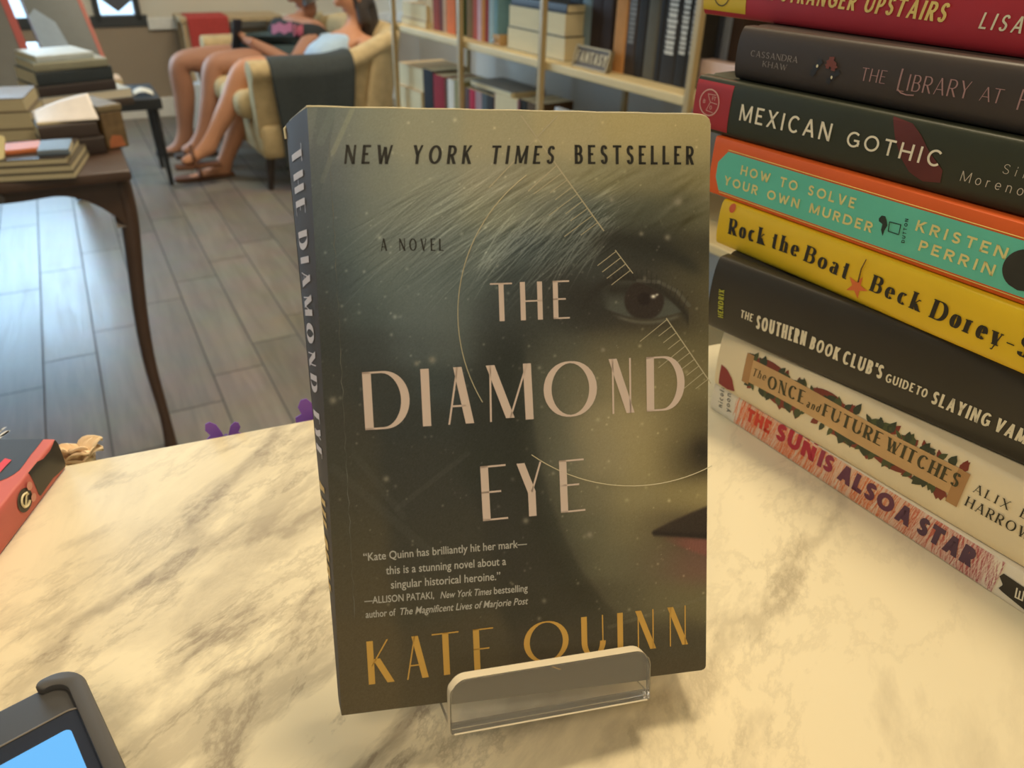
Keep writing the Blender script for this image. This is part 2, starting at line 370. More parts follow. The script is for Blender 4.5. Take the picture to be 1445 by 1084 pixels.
# ------------------------------------------------------------------ printed front cover
W_, H_ = 400, 600
def smooth01(x): x = np.clip(x, 0, 1); return x * x * (3 - 2 * x)
SAMP = """
170: 440 104 110 98;470 95 104 98;520 128 130 108;600 140 139 112;700 150 143 108;800 160 148 105;900 165 150 100;990 165 150 100
200: 450 90 95 95;500 120 124 108;600 140 138 112;700 150 143 110;800 158 147 108;900 160 147 102;990 150 138 95
250: 450 80 86 85;480 90 98 95;520 118 122 106;600 130 132 112;700 140 137 112;780 135 130 100;850 130 125 92;920 120 114 82;990 130 122 85
300: 450 72 80 80;480 80 90 88;520 112 118 105;600 115 120 105;700 125 127 105;780 105 108 92;830 80 86 76;900 76 77 61;960 78 77 58;995 100 95 68
350: 450 65 72 72;490 75 88 85;530 105 112 102;600 100 108 100;680 100 108 98;740 70 78 74;800 62 68 62;860 53 53 45;920 46 45 37;980 60 57 42
400: 450 60 64 62;490 64 75 75;530 92 102 95;600 92 102 96;660 85 94 88;720 60 66 62;790 57 59 53;840 60 62 55;900 62 60 50;960 68 64 48;1000 85 78 52
440: 450 58 60 56;520 70 79 75;580 88 97 92;640 88 96 90;700 58 62 58;760 60 62 55;800 54 53 45;850 50 47 39;910 52 46 36;960 58 53 40;1000 88 80 54
490: 450 54 56 50;520 58 62 58;580 75 82 78;640 80 86 80;700 52 54 48;740 50 52 46;790 72 72 60;860 85 80 60;920 92 86 60;980 90 83 56
540: 460 58 58 50;540 54 56 50;620 58 64 60;680 50 52 46;720 48 50 43;760 70 71 60;820 90 87 68;880 105 97 70;940 105 96 66;990 98 90 60
600: 470 60 58 48;600 52 54 48;700 48 49 42;737 50 51 43;775 80 80 66;840 112 105 80;900 122 112 80;950 105 96 66;985 70 63 42
650: 470 62 60 48;600 54 54 46;700 48 49 40;745 53 53 44;790 85 85 70;850 112 105 80;920 120 110 76;965 75 68 46;990 46 40 29
700: 480 66 62 48;600 56 55 46;740 50 49 41;775 66 66 54;830 92 88 68;900 112 104 74;960 115 105 70;998 138 124 80
750: 480 70 65 48;620 58 56 45;750 52 50 41;780 60 60 48;830 82 80 62;890 98 92 66;930 86 78 56;960 66 57 42;998 50 42 34
790: 480 74 67 48;620 60 57 45;770 52 49 39;800 62 61 48;860 85 82 62;920 85 78 58;970 92 72 58;998 100 72 60
850: 490 76 68 48;620 64 60 45;780 54 51 39;830 58 55 42;880 74 70 52;940 88 82 58;990 92 85 58
900: 490 80 70 48;640 70 63 45;800 62 56 41;880 62 57 42;960 68 62 45
960: 490 80 70 48;640 72 64 45;800 68 60 42;960 68 60 42
1005: 490 80 70 48;640 72 64 45;800 68 60 42;960 68 60 42
"""
def cover_art(PX, PY):  # sampled tones carry warm light and haze besides the print
    """colours of the print with some room light in them (0..255) at the places of the cover whose photo coordinates are PX, PY"""
    S = []
    for ln in SAMP.strip().split('\n'):
        y, rest = ln.split(':')
        for it in rest.split(';'):
            x, r, g, b = map(float, it.split()); S.append((x, float(y), r, g, b))
    S = np.array(S); num = np.zeros(PX.shape + (3,)); den = np.zeros(PX.shape)
    for x, y, r, g, b in S:
        w = np.exp(-((PX - x) / 36) ** 2 - ((PY - y) / 27) ** 2) + 1e-9 / (1 + ((PX - x) ** 2 + (PY - y) ** 2) / 1e4)
        den += w; num += w[..., None] * np.array([r, g, b])
    C = num / den[..., None]
    gx, gy = PX, PY
    def soft(mask, col, k=1.0):
        nonlocal C
        m = np.clip(mask, 0, 1)[..., None] * k; C = C * (1 - m) + np.array(col) * m
    def seg(x0, y0, x1, y1, w, col, k):
        dx, dy = x1 - x0, y1 - y0; t = np.clip(((gx - x0) * dx + (gy - y0) * dy) / (dx * dx + dy * dy), 0, 1)
        d = np.hypot(gx - x0 - t * dx, gy - y0 - t * dy); soft(1 - np.clip(d - w / 2 + .5, 0, 1), col, k)
    # edge of the cheek against the dark hair
    xe = np.interp(gy, [470, 540, 600, 650, 700, 750, 800, 850, 885], [736, 741, 751, 760, 773, 791, 816, 852, 890])
    fm = smooth01((gx - xe + 5) / 14) * smooth01((gy - 455) / 60) * smooth01((905 - gy) / 50)
    C += (fm * (.35 + .65 * np.exp(-((gx - 890) / 85) ** 2 - ((gy - 630) / 120) ** 2)))[..., None] * np.array([24, 21, 13])
    C -= ((1 - smooth01((gx - xe + 3) / 10)) * np.exp(-((gx - xe + 20) / 30) ** 2) * smooth01((gy - 460) / 50) * smooth01((900 - gy) / 60))[..., None] * 7
    # mottled hair above the brow
    for k in range(90):
        x, y = rng.uniform(700, 1000), rng.uniform(235, 320); a = math.radians(rng.uniform(15, 45)); s = rng.choice([-1, 1])
        u = (gx - x) * math.cos(a) - (gy - y) * math.sin(a); v = (gx - x) * math.sin(a) + (gy - y) * math.cos(a)
        C += (s * rng.uniform(3, 9) * np.exp(-(u / rng.uniform(12, 30)) ** 2 - (v / 3.5) ** 2))[..., None]
    # strands sweeping from the upper right to the lower left
    inv = {}
    acc = np.zeros(PX.shape)
    step_x = (PX[0, -1] - PX[0, 0]) / (PX.shape[1] - 1)
    X0, X1 = PX[:, :1], PX[:, -1:]
    def put(x, y, v):
        j = (y - y_top) / (y_bot - y_top); jr = np.clip(((1 - j) * (H_)).round().astype(int), 0, H_)
        xl, xr = PX[jr, 0], PX[jr, -1]; ir = ((x - xl) / (xr - xl) * W_).round().astype(int)
        ok = (ir >= 0) & (ir <= W_) & (j >= 0) & (j <= 1)
        np.add.at(acc, (jr[ok], ir[ok]), v[ok] if hasattr(v, '__len__') else v)
    y_top, y_bot = PY[-1].mean(), PY[0].mean()
    for k in range(520):
        x, y = rng.uniform(600, 900), rng.uniform(225, 320); L = rng.uniform(60, 190); n = int(L * 1.6)
        t = np.linspace(0, 1, n); a0 = math.radians(rng.uniform(20, 36)); a1 = a0 + math.radians(rng.uniform(-4, 22))
        a = a0 + (a1 - a0) * t; xs = x - np.cumsum(np.cos(a)) * L / n; ys = y + np.cumsum(np.sin(a)) * L / n
        put(xs, ys, rng.choice([-1, -1, 1, 1]) * rng.uniform(2, 6) * np.sin(PI * t) ** .6)
    for k in range(110):                      # lighter loose fringe ends over the forehead
        x, y = rng.uniform(690, 865), rng.uniform(275, 330); L = rng.uniform(40, 120); n = int(L * 1.6)
        t = np.linspace(0, 1, n); a0 = math.radians(rng.uniform(34, 52)); a1 = a0 + math.radians(rng.uniform(-14, 24))
        a = a0 + (a1 - a0) * t; xs = x - np.cumsum(np.cos(a)) * L / n; ys = y + np.cumsum(np.sin(a)) * L / n
        put(xs, ys, rng.uniform(4, 20) * np.sin(PI * np.clip(t * .9 + .1, 0, 1)) ** .5)
    C += np.clip(acc, -16, 36)[..., None] * np.array([1, 1, .92])
    # brow
    t = (gx - 815) / 175; yb = 345 + 38 * np.clip(t, 0, 1) ** 1.6 - 14 * np.sin(PI * np.clip(t, 0, 1))
    soft(np.exp(-((gy - yb) / 12) ** 2) * smooth01(t * 3) * smooth01((1.1 - t) * 4), (44, 43, 35), .8)
    # eye
    tu = np.clip((gx - 818) / 152, 0, 1); up = 442 - 52 * np.sin(PI * tu ** .88) ** .8 + 6 * tu
    tl = np.clip((gx - 850) / 118, 0, 1); lo = 436 + 14 * np.sin(PI * tl) + 4 * tl
    soft(np.exp(-((gy - up) / 10) ** 2) * ((gx > 822) & (gx < 972)), (42, 38, 31), .75)
    soft(np.exp(-((gx - 820) / 38) ** 2 - ((gy - 420) / 30) ** 2), (46, 44, 37), .85)
    eye = smooth01((gy - up - 2) / 4) * smooth01((lo - gy) / 4) * smooth01((gx - 846) / 18) * smooth01((974 - gx) / 12)
    soft(eye, (76, 78, 67), .85); soft(eye * np.exp(-((gy - 408) / 12) ** 2), (40, 36, 29), .8)
    iris = eye * smooth01((30 - np.hypot(gx - 909, gy - 424)) / 4); soft(iris, (48, 40, 33), .97)
    soft(iris * smooth01((11 - np.hypot(gx - 909, gy - 422)) / 4), (36, 29, 24), .8)
    soft(np.exp(-((gx - 922) / 3.2) ** 2 - ((gy - 418.5) / 2.4) ** 2), (232, 226, 200), .95); soft(np.exp(-((gx - 927) / 2) ** 2 - ((gy - 416) / 1.5) ** 2), (220, 214, 190), .8)
    for (a, b, c, d) in ((900, 395, 930, 397), (930, 397, 955, 410), (955, 410, 972, 430)): seg(a, b + 1, c, d + 1, 5, (98, 96, 82), .45)
    soft(np.exp(-((gy - lo - 3) / 2.6) ** 2) * smooth01((gx - 862) / 20) * smooth01((964 - gx) / 14), (108, 106, 88), .55)
    for k in range(16):
        x = 868 + k * 6.4; y = 442 - 52 * math.sin(PI * ((x - 818) / 152) ** .88) ** .8; seg(x, y + 2, x - 6 + k * .8, y - 12 - 3 * math.sin(k), 1.1, (38, 36, 30), .7)
    # nose, lips, chin
    soft(np.exp(-((gx - 992) / 17) ** 2 - ((gy - 636) / 20) ** 2), (44, 38, 28), .8)
    t = np.clip((gx - 919) / 85, 0, 1); ul = 752 - 40 * t ** .85; md = 753 + 8 * t; ll = 753 + 34 * t ** .8
    soft(smooth01((gy - ul + 3) / 6) * smooth01((md - gy + 3) / 5) * (gx > 919), (52, 43, 34), .95)
    soft(smooth01((gy - md + 2) / 5) * smooth01((ll - gy + 4) / 8) * (gx > 925) * smooth01((gx - 925) / 55), (118, 74, 62), .85)
    for k in range(8): seg(975 + k * 4, 764, 972 + k * 4.4, 782, .8, (140, 92, 78), .35)
    soft(np.exp(-((gy - (753 + 4 * t)) / 4) ** 2) * (gx > 921), (40, 33, 27), .8)
    # scratches, speckles
    seg(462, 150, 430, 330, 26, (62, 72, 72), .25)
    seg(497, 155, 470, 215, 7, (150, 150, 118), .35); seg(470, 215, 455, 255, 7, (120, 124, 104), .25); seg(470, 155, 452, 200, 12, (112, 122, 108), .25)
    seg(470, 660, 620, 790, 12, (84, 84, 72), .16); seg(500, 640, 570, 730, 10, (84, 84, 72), .16); seg(560, 718, 660, 640, 7, (84, 84, 72), .2); seg(860, 885, 1000, 842, 5, (110, 104, 80), .25)
    for k in range(430):
        x, y = rng.uniform(440, 1000), rng.uniform(165, 880); r = abs(rng.normal(0, .9)) + .55; q = rng.uniform(.15, .6)
        m = (np.abs(gx - x) < 8) & (np.abs(gy - y) < 8)
        if m.any(): C[m] += (q * 85 * np.exp(-((gx[m] - x) ** 2 + (gy[m] - y) ** 2) / r ** 2))[:, None] * np.array([1, .96, .82])
    for x, y, r in ((957, 285, 6), (942, 335, 4), (610, 508, 5), (588, 513, 3.5), (742, 735, 4), (832, 755, 4), (851, 494, 3), (905, 330, 3), (863, 282, 3), (470, 565, 5), (545, 676, 4)):
        soft(np.exp(-((gx - x) ** 2 + (gy - y) ** 2) / r ** 2), (150, 142, 118), .6)
    C += rng.normal(0, 2.2, PX.shape)[..., None]
    return np.clip(C * np.array([1.18, 1.20, 1.28]) + 3, 0, 255)

def color_grid(name, m, parent, P, RGB):
    """sheet of points P[j, i] with printed colours RGB[j, i]"""
    nj, ni = P.shape[:2]; idx = np.arange(nj * ni).reshape(nj, ni)
    q = np.stack([idx[:-1, :-1], idx[:-1, 1:], idx[1:, 1:], idx[1:, :-1]], -1).reshape(-1, 4)
    me = bpy.data.meshes.new(name); me.vertices.add(nj * ni); me.vertices.foreach_set('co', P.reshape(-1).astype(np.float32))
    me.loops.add(q.size); me.loops.foreach_set('vertex_index', q.reshape(-1).astype(np.int32)); me.polygons.add(len(q))
    me.polygons.foreach_set('loop_start', np.arange(0, q.size, 4, dtype=np.int32)); me.update(calc_edges=True); me.validate()
    at = me.color_attributes.new('print', 'FLOAT_COLOR', 'POINT')
    c = np.ones((nj * ni, 4), np.float32); c[:, :3] = lin(RGB.reshape(-1, 3)); at.data.foreach_set('color', c.reshape(-1))
    o = bpy.data.objects.new(name, me); COL.objects.link(o); me.materials.append(m); o.parent = parent
    return o

novel = empty('novel', 'dark paperback novel standing upright on the acrylic stand, a half-hidden face on its cover', 'book', None, BL, (br, bu, bn))
jj, ii = np.meshgrid(np.linspace(0, 1, H_ + 1), np.linspace(0, 1, W_ + 1), indexing='ij')
yy = jj * BH; cut = .0032
xm = np.where(yy > BH - cut, BW - cut + np.sqrt(np.maximum(cut ** 2 - (yy - BH + cut) ** 2, 0)), BW)
xm = np.where(yy < .0018, BW - .0018 + np.sqrt(np.maximum(.0018 ** 2 - (.0018 - yy) ** 2, 0)), xm)
xx = ii * xm
P = np.stack([xx, yy, np.zeros_like(xx)], -1)
Wd = BL - CAM + xx[..., None] * br + yy[..., None] * bu; dd = Wd @ FW
PX = CX + FPX * (Wd @ CR) / dd; PY = CY - FPX * (Wd @ CU) / dd
color_grid('front_cover', printed('printed_cover', .38, .35), novel, P, cover_art(PX, PY))
ink_dark = mat('dark_ink', (44, 42, 34), .5); title_ink = mat('rose_cream_ink', (222, 202, 188), .5, .3, .03); gold_ink = mat('gold_ink', (212, 168, 82), .45, .4, .04)
grey_ink = mat('pale_grey_ink', (196, 194, 184), .5, .3, .02); reticle_ink = mat('thin_line_ink', (196, 186, 154), .5)
spine_m = mat('slate_spine', (80, 71, 60), .6, .12, .08); back_m = mat('dark_cover', (52, 50, 44), .4); cream_pages = pages_mat('cream_page_edges', (226, 210, 168)); worn_m = mat('worn_paper_edge', (225, 214, 178), .8)
# spine, back, inside of the cover
mb = MB()
def sp(t, s):
    y = s * BH; xb = back_x(y); w = t
    return (xb * w - .0006 * math.sin(PI * w), y, -BT * w - .00005)
mb.grid(sp, 8, 24); mb.build('spine', spine_m, novel, smooth=True)
mb = MB(); mb.add([(back_x(0), 0, -BT), (BW - .001, 0, -BT), (BW - .001, BH, -BT), (back_x(BH), BH, -BT),
                   (back_x(0), 0, -BT + .0005), (BW - .001, 0, -BT + .0005), (BW - .001, BH, -BT + .0005), (back_x(BH), BH, -BT + .0005)],
                  [(0,3,2,1),(4,5,6,7),(0,1,5,4),(1,2,6,5),(2,3,7,6),(3,0,4,7)]); mb.build('back_cover', back_m, novel)
mb = MB()
def pg(s, t, k):
    y = .0006 + (BH - .0012 + (.0011 * math.exp(-((s - .66) / .16) ** 2))) * k
    return ((back_x(y) * t + .0008) * (1 - s) + (BW - .0012) * s, y, -.0006 - (BT - .0014) * t)
n = 24; ring = [(i / n, 0) for i in range(n + 1)] + [(1 - i / n, 1) for i in range(n + 1)]
vs = [pg(s, t, 0) for s, t in ring] + [pg(s, t, 1) for s, t in ring]; q = len(ring)
mb.add(vs, [(i, (i + 1) % q, q + (i + 1) % q, q + i) for i in range(q)] + [tuple(range(q)), tuple(range(q, 2 * q))]); mb.build('page_block', cream_pages, novel)
mb = MB()
pts = [(back_x(BH), BH - .0045, -BT * .98), (back_x(BH) - .0003, BH - .0012, -BT * .98), (back_x(BH) + .001, BH + .0001, -BT * .97)] + [(back_x(BH) * t, BH + .0002, -BT * t) for t in (.7, .4, .15, 0)] + \
      [(BW * i / 20, BH + .0002 + .0001 * math.sin(i * 2.1), -.0003) for i in range(1, 20)] + [(BW - cut + cut * math.sin(a), BH - cut + cut * math.cos(a), -.0003) for a in (0, .5, 1.0, 1.5)] + [(BW, BH * .9, -.0003)]
mb.tube(pts, [.00045] * 3 + [.0003] * (len(pts) - 4) + [.0001], 6); mb.build('worn_edge', worn_m, novel)['label'] = 'pale worn rim of the cover'
mb = MB(); cr_ = []; cw_ = []
for i in range(52):
    y = BH * (.96 - i * .0155); x = .0062 + .0003 * math.sin(i * 2.7)
    cr_.append((x, y, .00003)); cw_.append((.00010 if i % 3 else .00002) * (1 if (i // 7) % 2 else .45))
mb.tube(cr_, cw_, 4); mb.build('hinge_crease', mat('scuffed_white', (124, 124, 114)), novel)['label'] = 'whitish scuffed crease beside the spine'

def ceps(e): return lambda u, v: (u, v, e)
def big_letter(mb, ch, x0, x1, yb0, yb1, capf, thick, thin):
    """letter whose foot spans photo pixels x0..x1 on the line yb0..yb1 (functions of x), cap height capf"""
    a = bxy(x0, yb0); b = bxy(x1, yb1); L = math.hypot(b[0] - a[0], b[1] - a[1]); e = ((b[0]-a[0])/L, (b[1]-a[1])/L)
    f = lambda s, t: (a[0] + s*e[0] - t*e[1], a[1] + s*e[1] + t*e[0], .00016)
    letter_mesh(mb, ch, f, 0, L, capf, thick, thin)
def word(name, letters, base, top, ink, tk, tn, parent=novel):
    (xa, ya), (xb, yb) = base; (xc, yc), (xd, yd) = top; mb = MB()
    for ch, x0, x1 in letters:
        y = lambda x: ya + (yb - ya) * (x - xa) / (xb - xa); yt = lambda x: yc + (yd - yc) * (x - xc) / (xd - xc)
        xmid = (x0 + x1) / 2; p = bxy(xmid, y(xmid)); q_ = bxy(xmid, yt(xmid)); cap = q_[1] - p[1]
        big_letter(mb, ch, x0, x1, y(x0), y(x1), cap, tk * cap, tn * cap)
    return mb.build(name, ink, parent)
word('title_lettering', [('T', 693, 724), ('H', 735, 766), ('E', 781, 804)], ((690, 454), (804, 449.5)), ((692, 400), (804, 395.5)), title_ink, .135, .04)
word('title_lettering', [('D', 515.5, 580), ('I', 596.5, 609), ('A', 628, 669), ('M', 687, 753), ('O', 768, 843), ('N', 860, 895), ('D', 912.5, 966)], ((518, 607), (912, 581)), ((514.7, 525), (912, 504)), title_ink, .145, .033)
word('title_lettering', [('E', 681.5, 717), ('Y', 732.5, 771), ('E', 791.5, 826)], ((682, 735.5), (826, 720.5)), ((680.7, 657.6), (825, 647)), title_ink, .14, .033)
word('author_lettering', [('K', 520.5, 556.5), ('A', 571, 605), ('T', 612, 649.5), ('E', 669.5, 698), ('Q', 740, 803), ('U', 821, 855), ('I', 871.5, 879.5), ('N', 897, 925.5), ('N', 942, 970.5)], ((522, 966), (970, 909)), ((519.4, 905), (970, 854)), gold_ink, .14, .03)
def cline(mb, s, a, b, top, **k):
    p, q_ = bxy(*a), bxy(*b); t = bxy(*top); f = ceps(.00016)
    text(mb, s, f, p[0], p[1], q_[0], q_[1], t[1] - p[1], **k); return mb
mb = MB(); cline(mb, 'NEW YORK TIMES', (485, 231.5), (781, 231.5), (486, 204.5), thick=.17, thin=.12, slant=.16, gap=.42, space=.55)
mb.build('headline_lettering', ink_dark, novel)
mb = MB(); cline(mb, 'BESTSELLER', (811, 231.5), (979, 232.5), (811, 204.5), thick=.17, thin=.12, gap=.38); mb.build('headline_lettering', ink_dark, novel)
mb = MB(); cline(mb, 'A NOVEL', (537, 354), (626, 354), (537, 336.5), thick=.13, thin=.07, gap=.45, space=.5); mb.build('subtitle_lettering', ink_dark, novel)
mb = MB()
for s, a, b, t, sl in (('\u201cKate Quinn has brilliantly hit her mark\u2014', (513, 791.8), (743.5, 771.8), (513, 780.5), 0), ('this is a stunning novel about a', (544.7, 810.6), (714, 797), (544.7, 799), 0),
                       ('singular historical heroine.\u201d', (551.8, 830.6), (706, 818), (551.8, 819), 0), ('\u2014ALLISON PATAKI,', (514.2, 852.5), (612.5, 844.5), (514.2, 842.5), 0),
                       ('New York Times', (621.4, 844.5), (692.8, 838.8), (621.4, 834.8), .2), ('bestselling', (697, 838.3), (744.5, 834.3), (697, 828.3), 0),
                       ('author of', (516.2, 872), (558.4, 868.4), (516.2, 862), 0), ('The Magnificent Lives of Marjorie Post', (563.2, 868), (744.2, 852.4), (563.2, 858), .2)):
    p, q_, tt = bxy(*a), bxy(*b), bxy(*t); ftext(mb, s, ceps(.00016), p[0], p[1], q_[0], q_[1], tt[1] - p[1], sl, .008)
mb.build('quote_lettering', grey_ink, novel)
# thin reticle lines
mb = MB()
def cl(x0, y0, x1, y1, w=.00016):
    a, b = np.array(bxy(x0, y0)), np.array(bxy(x1, y1)); t = nrm(b - a); nn = np.array([-t[1], t[0]]) * w
    mb.add([(*(a + nn), .0001), (*(a - nn), .0001), (*(b - nn), .0001), (*(b + nn), .0001)], [(0, 1, 2, 3)])
A = [(890 + 244 * math.cos(math.radians(t)), 442 - 244 * math.sin(math.radians(t))) for t in range(127, 213, 3)]
A2 = [(890 + 244 * math.cos(math.radians(t)), 442 + 244 * math.sin(math.radians(t))) for t in range(62, 128, 3)]
for Q in (A, A2):
    mb = MB(); mb.tube([(*bxy(*p), .00003) for p in Q], .00016, 4); mb.build('circle_line', reticle_ink, novel)
mb = MB()
cl(735, 163, 852, 326, .0002); cl(868, 353, 893, 386); cl(940, 449, 1003, 541, .0002); cl(787, 163, 690, 265); cl(786, 233, 745, 270)
for k in range(8): x, y = 793 + k * 7.2, 244 + k * 10; cl(x, y, x - (24 if k % 3 else 40), y + (18 if k % 3 else 30), .00012)
for k in range(4): x, y = 869 + k * 6.6, 355 + k * 9; cl(x, y, x - 26, y + 20, .00012)
for k in range(10): x, y = 941 + k * 6.5, 451 + k * 9.3; cl(x, y, x - (18 if k % 4 else 38), y + (14 if k % 4 else 31), .00012)
o = mb.build('ruler_lines', reticle_ink, novel); o['kind'] = 'stuff'
# spine lettering, read downwards
def spxy(px, py):
    best = None
    for t in np.linspace(0, 1, 41):       # the spine plane runs from the front edge back along BT
        pass
    p = onpl(px, py, BL - bn * BT * .5, bn) - BL; return float(p @ bu)
def spm(u, v):                            # u down from the head, v from the back edge of the spine to its front edge
    y = BH - u; t = 1 - v / BT; x = back_x(y) * t - .0006 * math.sin(PI * t) - .00022
    return (x, y, -BT * t)
mb = MB(); u = lambda py, px: BH - spxy(px, py)
text(mb, 'THE', spm, u(207, 421), .0075, u(303, 431), .0075, .0125, thick=.17, thin=.035, gap=.3)
text(mb, 'DIAMOND', spm, u(326, 432), .0075, u(553, 453), .0075, .0125, thick=.17, thin=.035, gap=.3)
text(mb, 'EYE', spm, u(580, 456), .0075, u(642, 461), .0075, .0125, thick=.17, thin=.035, gap=.3)
mb.build('spine_title_lettering', mat('pale_spine_ink', (216, 204, 196)), novel)
mb = MB(); text(mb, 'KATE QUINN', spm, u(682, 464), .0075, u(830, 470), .0075, .0125, thick=.16, thin=.03, gap=.25); mb.build('spine_author_lettering', gold_ink, novel)

# ------------------------------------------------------------------ acrylic stand
acr = bpy.data.materials.new('clear_acrylic'); acr.use_nodes = True; b_ = acr.node_tree.nodes['Principled BSDF']
b_.inputs['Base Color'].default_value = (.97, .96, .93, 1); b_.inputs['Transmission Weight'].default_value = .93; b_.inputs['IOR'].default_value = 1.47; b_.inputs['Roughness'].default_value = .05
_nt = acr.node_tree; _n = _nt.nodes.new('ShaderNodeTexNoise'); _n.inputs['Scale'].default_value = 60; _r = _nt.nodes.new('ShaderNodeMapRange')
_r.inputs['To Min'].default_value = .03; _r.inputs['To Max'].default_value = .12; _nt.links.new(_n.outputs['Fac'], _r.inputs['Value']); _nt.links.new(_r.outputs['Result'], b_.inputs['Roughness'])
stand = empty('book_stand', 'clear acrylic easel with a low lip holding the upright novel', 'book stand', None, pL, (sx, sy, sz))
r_ = .006; hT = .0152
prof = [(0, -.0038), (SW, -.0038)] + [(SW - r_ + r_ * math.sin(a), hT - r_ + r_ * math.cos(a)) for a in np.linspace(PI / 2, 0, 8)] + [(r_ - r_ * math.sin(a), hT - r_ + r_ * math.cos(a)) for a in np.linspace(0, PI / 2, 8)]
MB().prism(prof, lambda a, b, t: (a, b, t), -.0048, 0).build('lip', acr, stand, bevel=.0003)
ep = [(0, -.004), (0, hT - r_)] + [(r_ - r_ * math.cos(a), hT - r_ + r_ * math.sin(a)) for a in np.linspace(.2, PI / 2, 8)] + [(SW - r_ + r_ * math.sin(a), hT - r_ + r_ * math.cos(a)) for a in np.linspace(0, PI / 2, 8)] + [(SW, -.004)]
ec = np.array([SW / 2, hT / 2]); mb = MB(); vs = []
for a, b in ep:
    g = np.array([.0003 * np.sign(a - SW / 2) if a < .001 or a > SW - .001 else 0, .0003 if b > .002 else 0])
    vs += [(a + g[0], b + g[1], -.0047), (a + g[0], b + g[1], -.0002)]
mb.add(vs, [(2*i, 2*i+1, 2*i+3, 2*i+2) for i in range(len(ep) - 1)]); o = mb.build('lit_frosted_edge', mat('frosted_edge_light', (236, 224, 196), .5, .4, .03), stand, smooth=True); o['label'] = 'frosted edge of the lip, its gathered light painted cream'  # frosted rim; light gathered along the acrylic edge is painted in cream
MB().tube([(.001, -.0038, -.0002), (SW - .001, -.0038, -.0002)], .00035, 6).build('bend_line', mat('frosted_edge_light', (236, 224, 196), .5, .4, .03), stand)
MB().box((0, -.0038, -.0393), (SW, -.0013, -.0049)).build('ledge', acr, stand, bevel=.0003)
prof = [(0, -.0038), (SW, -.0038)] + [(SW - .01 + .01 * math.sin(a), .11 + .01 * math.cos(a)) for a in np.linspace(PI / 2, 0, 8)] + [(.01 - .01 * math.sin(a), .11 + .01 * math.cos(a)) for a in np.linspace(0, PI / 2, 8)]
MB().prism(prof, lambda a, b, t: (a, b, t), -.0425, -.0395).build('backrest', acr, stand, bevel=.0003)
top_w = pL + sx * SW / 2 + sy * .085 - sz * .0426; ft = top_w + nrm(np.array([-bn[0], -bn[1], 0])) * .055; ft[2] = ZC
def sl(p): q = np.asarray(p) - pL; return np.array([q @ sx, q @ sy, q @ sz])
a, b = sl(top_w), sl(ft + np.array([0, 0, .0008])); mb = MB()
for w in (-.02, .02): pass
mb.add([(a[0]-.02, a[1], a[2]), (a[0]+.02, a[1], a[2]), (b[0]+.02, b[1], b[2]), (b[0]-.02, b[1], b[2]),
        (a[0]-.02, a[1]-.003, a[2]), (a[0]+.02, a[1]-.003, a[2]), (b[0]+.02, b[1], b[2]+.003), (b[0]-.02, b[1], b[2]+.003)], [(0,1,2,3),(7,6,5,4),(0,4,5,1),(1,5,6,2),(2,6,7,3),(3,7,4,0)])
mb.build('prop_leg', acr, stand)

# ================================================================== books
def book_parts(root, L, W, T, cov, pag, b=.002, p=3.0, c=.0009, hard=False, top_m=None):
    """cover and page block in the frame (along the spine, inwards, thickness)"""
    hs = [T * (1 - math.cos(PI * i / 14)) / 2 for i in range(15)]
    bul = lambda h: b * max(0, 1 - abs(2 * h / T - 1) ** p) ** (1 / p)
    out = [(W, 0)] + ([(.011, 0), (.0085, .0011), (.006, 0)] if hard else []) + [(-bul(h), h) for h in hs] + ([(.006, T), (.0085, T - .0011), (.011, T)] if hard else []) + [(W, T)]
    inn = [(W, T - c), (.014, T - c), (.0022, T - c), (.0022, c), (.014, c), (W, c)]
    n = len(out); prof = out + inn
    mb = MB()
    # quads between the outer and the inner line keep the shell clean
    mid = [inn[0]] + [(max(y + c, .0006), min(max(h, c), T - c)) for y, h in out[::-1][1:-1]] + [inn[-1]]
    ring = out; ini = mid[::-1]
    vs = []
    for t in (0, L):
        vs += [(t, y, h) for y, h in ring] + [(t, y, h) for y, h in ini]
    q = 2 * n
    fs = []
    for i in range(n - 1):
        fs += [(i, i+1, q+i+1, q+i), (n+i+1, n+i, q+n+i, q+n+i+1), (i+1, i, n+i, n+i+1), (q+i, q+i+1, q+n+i+1, q+n+i)]
    fs += [(0, q, q+n, n), (n-1, n+n-1, q+n+n-1, q+n-1)]
    mb.add(vs, fs); cv = mb.build('cover', cov, root, smooth=True)
    gx = .003 if hard else .0005; gy = .004 if hard else .0007
    pb = MB().box((gx, c + .001, c + .0001), (L - gx, W - gy, T - c - .0001)).build('page_block', pag, root)
    return cv, pb, bul

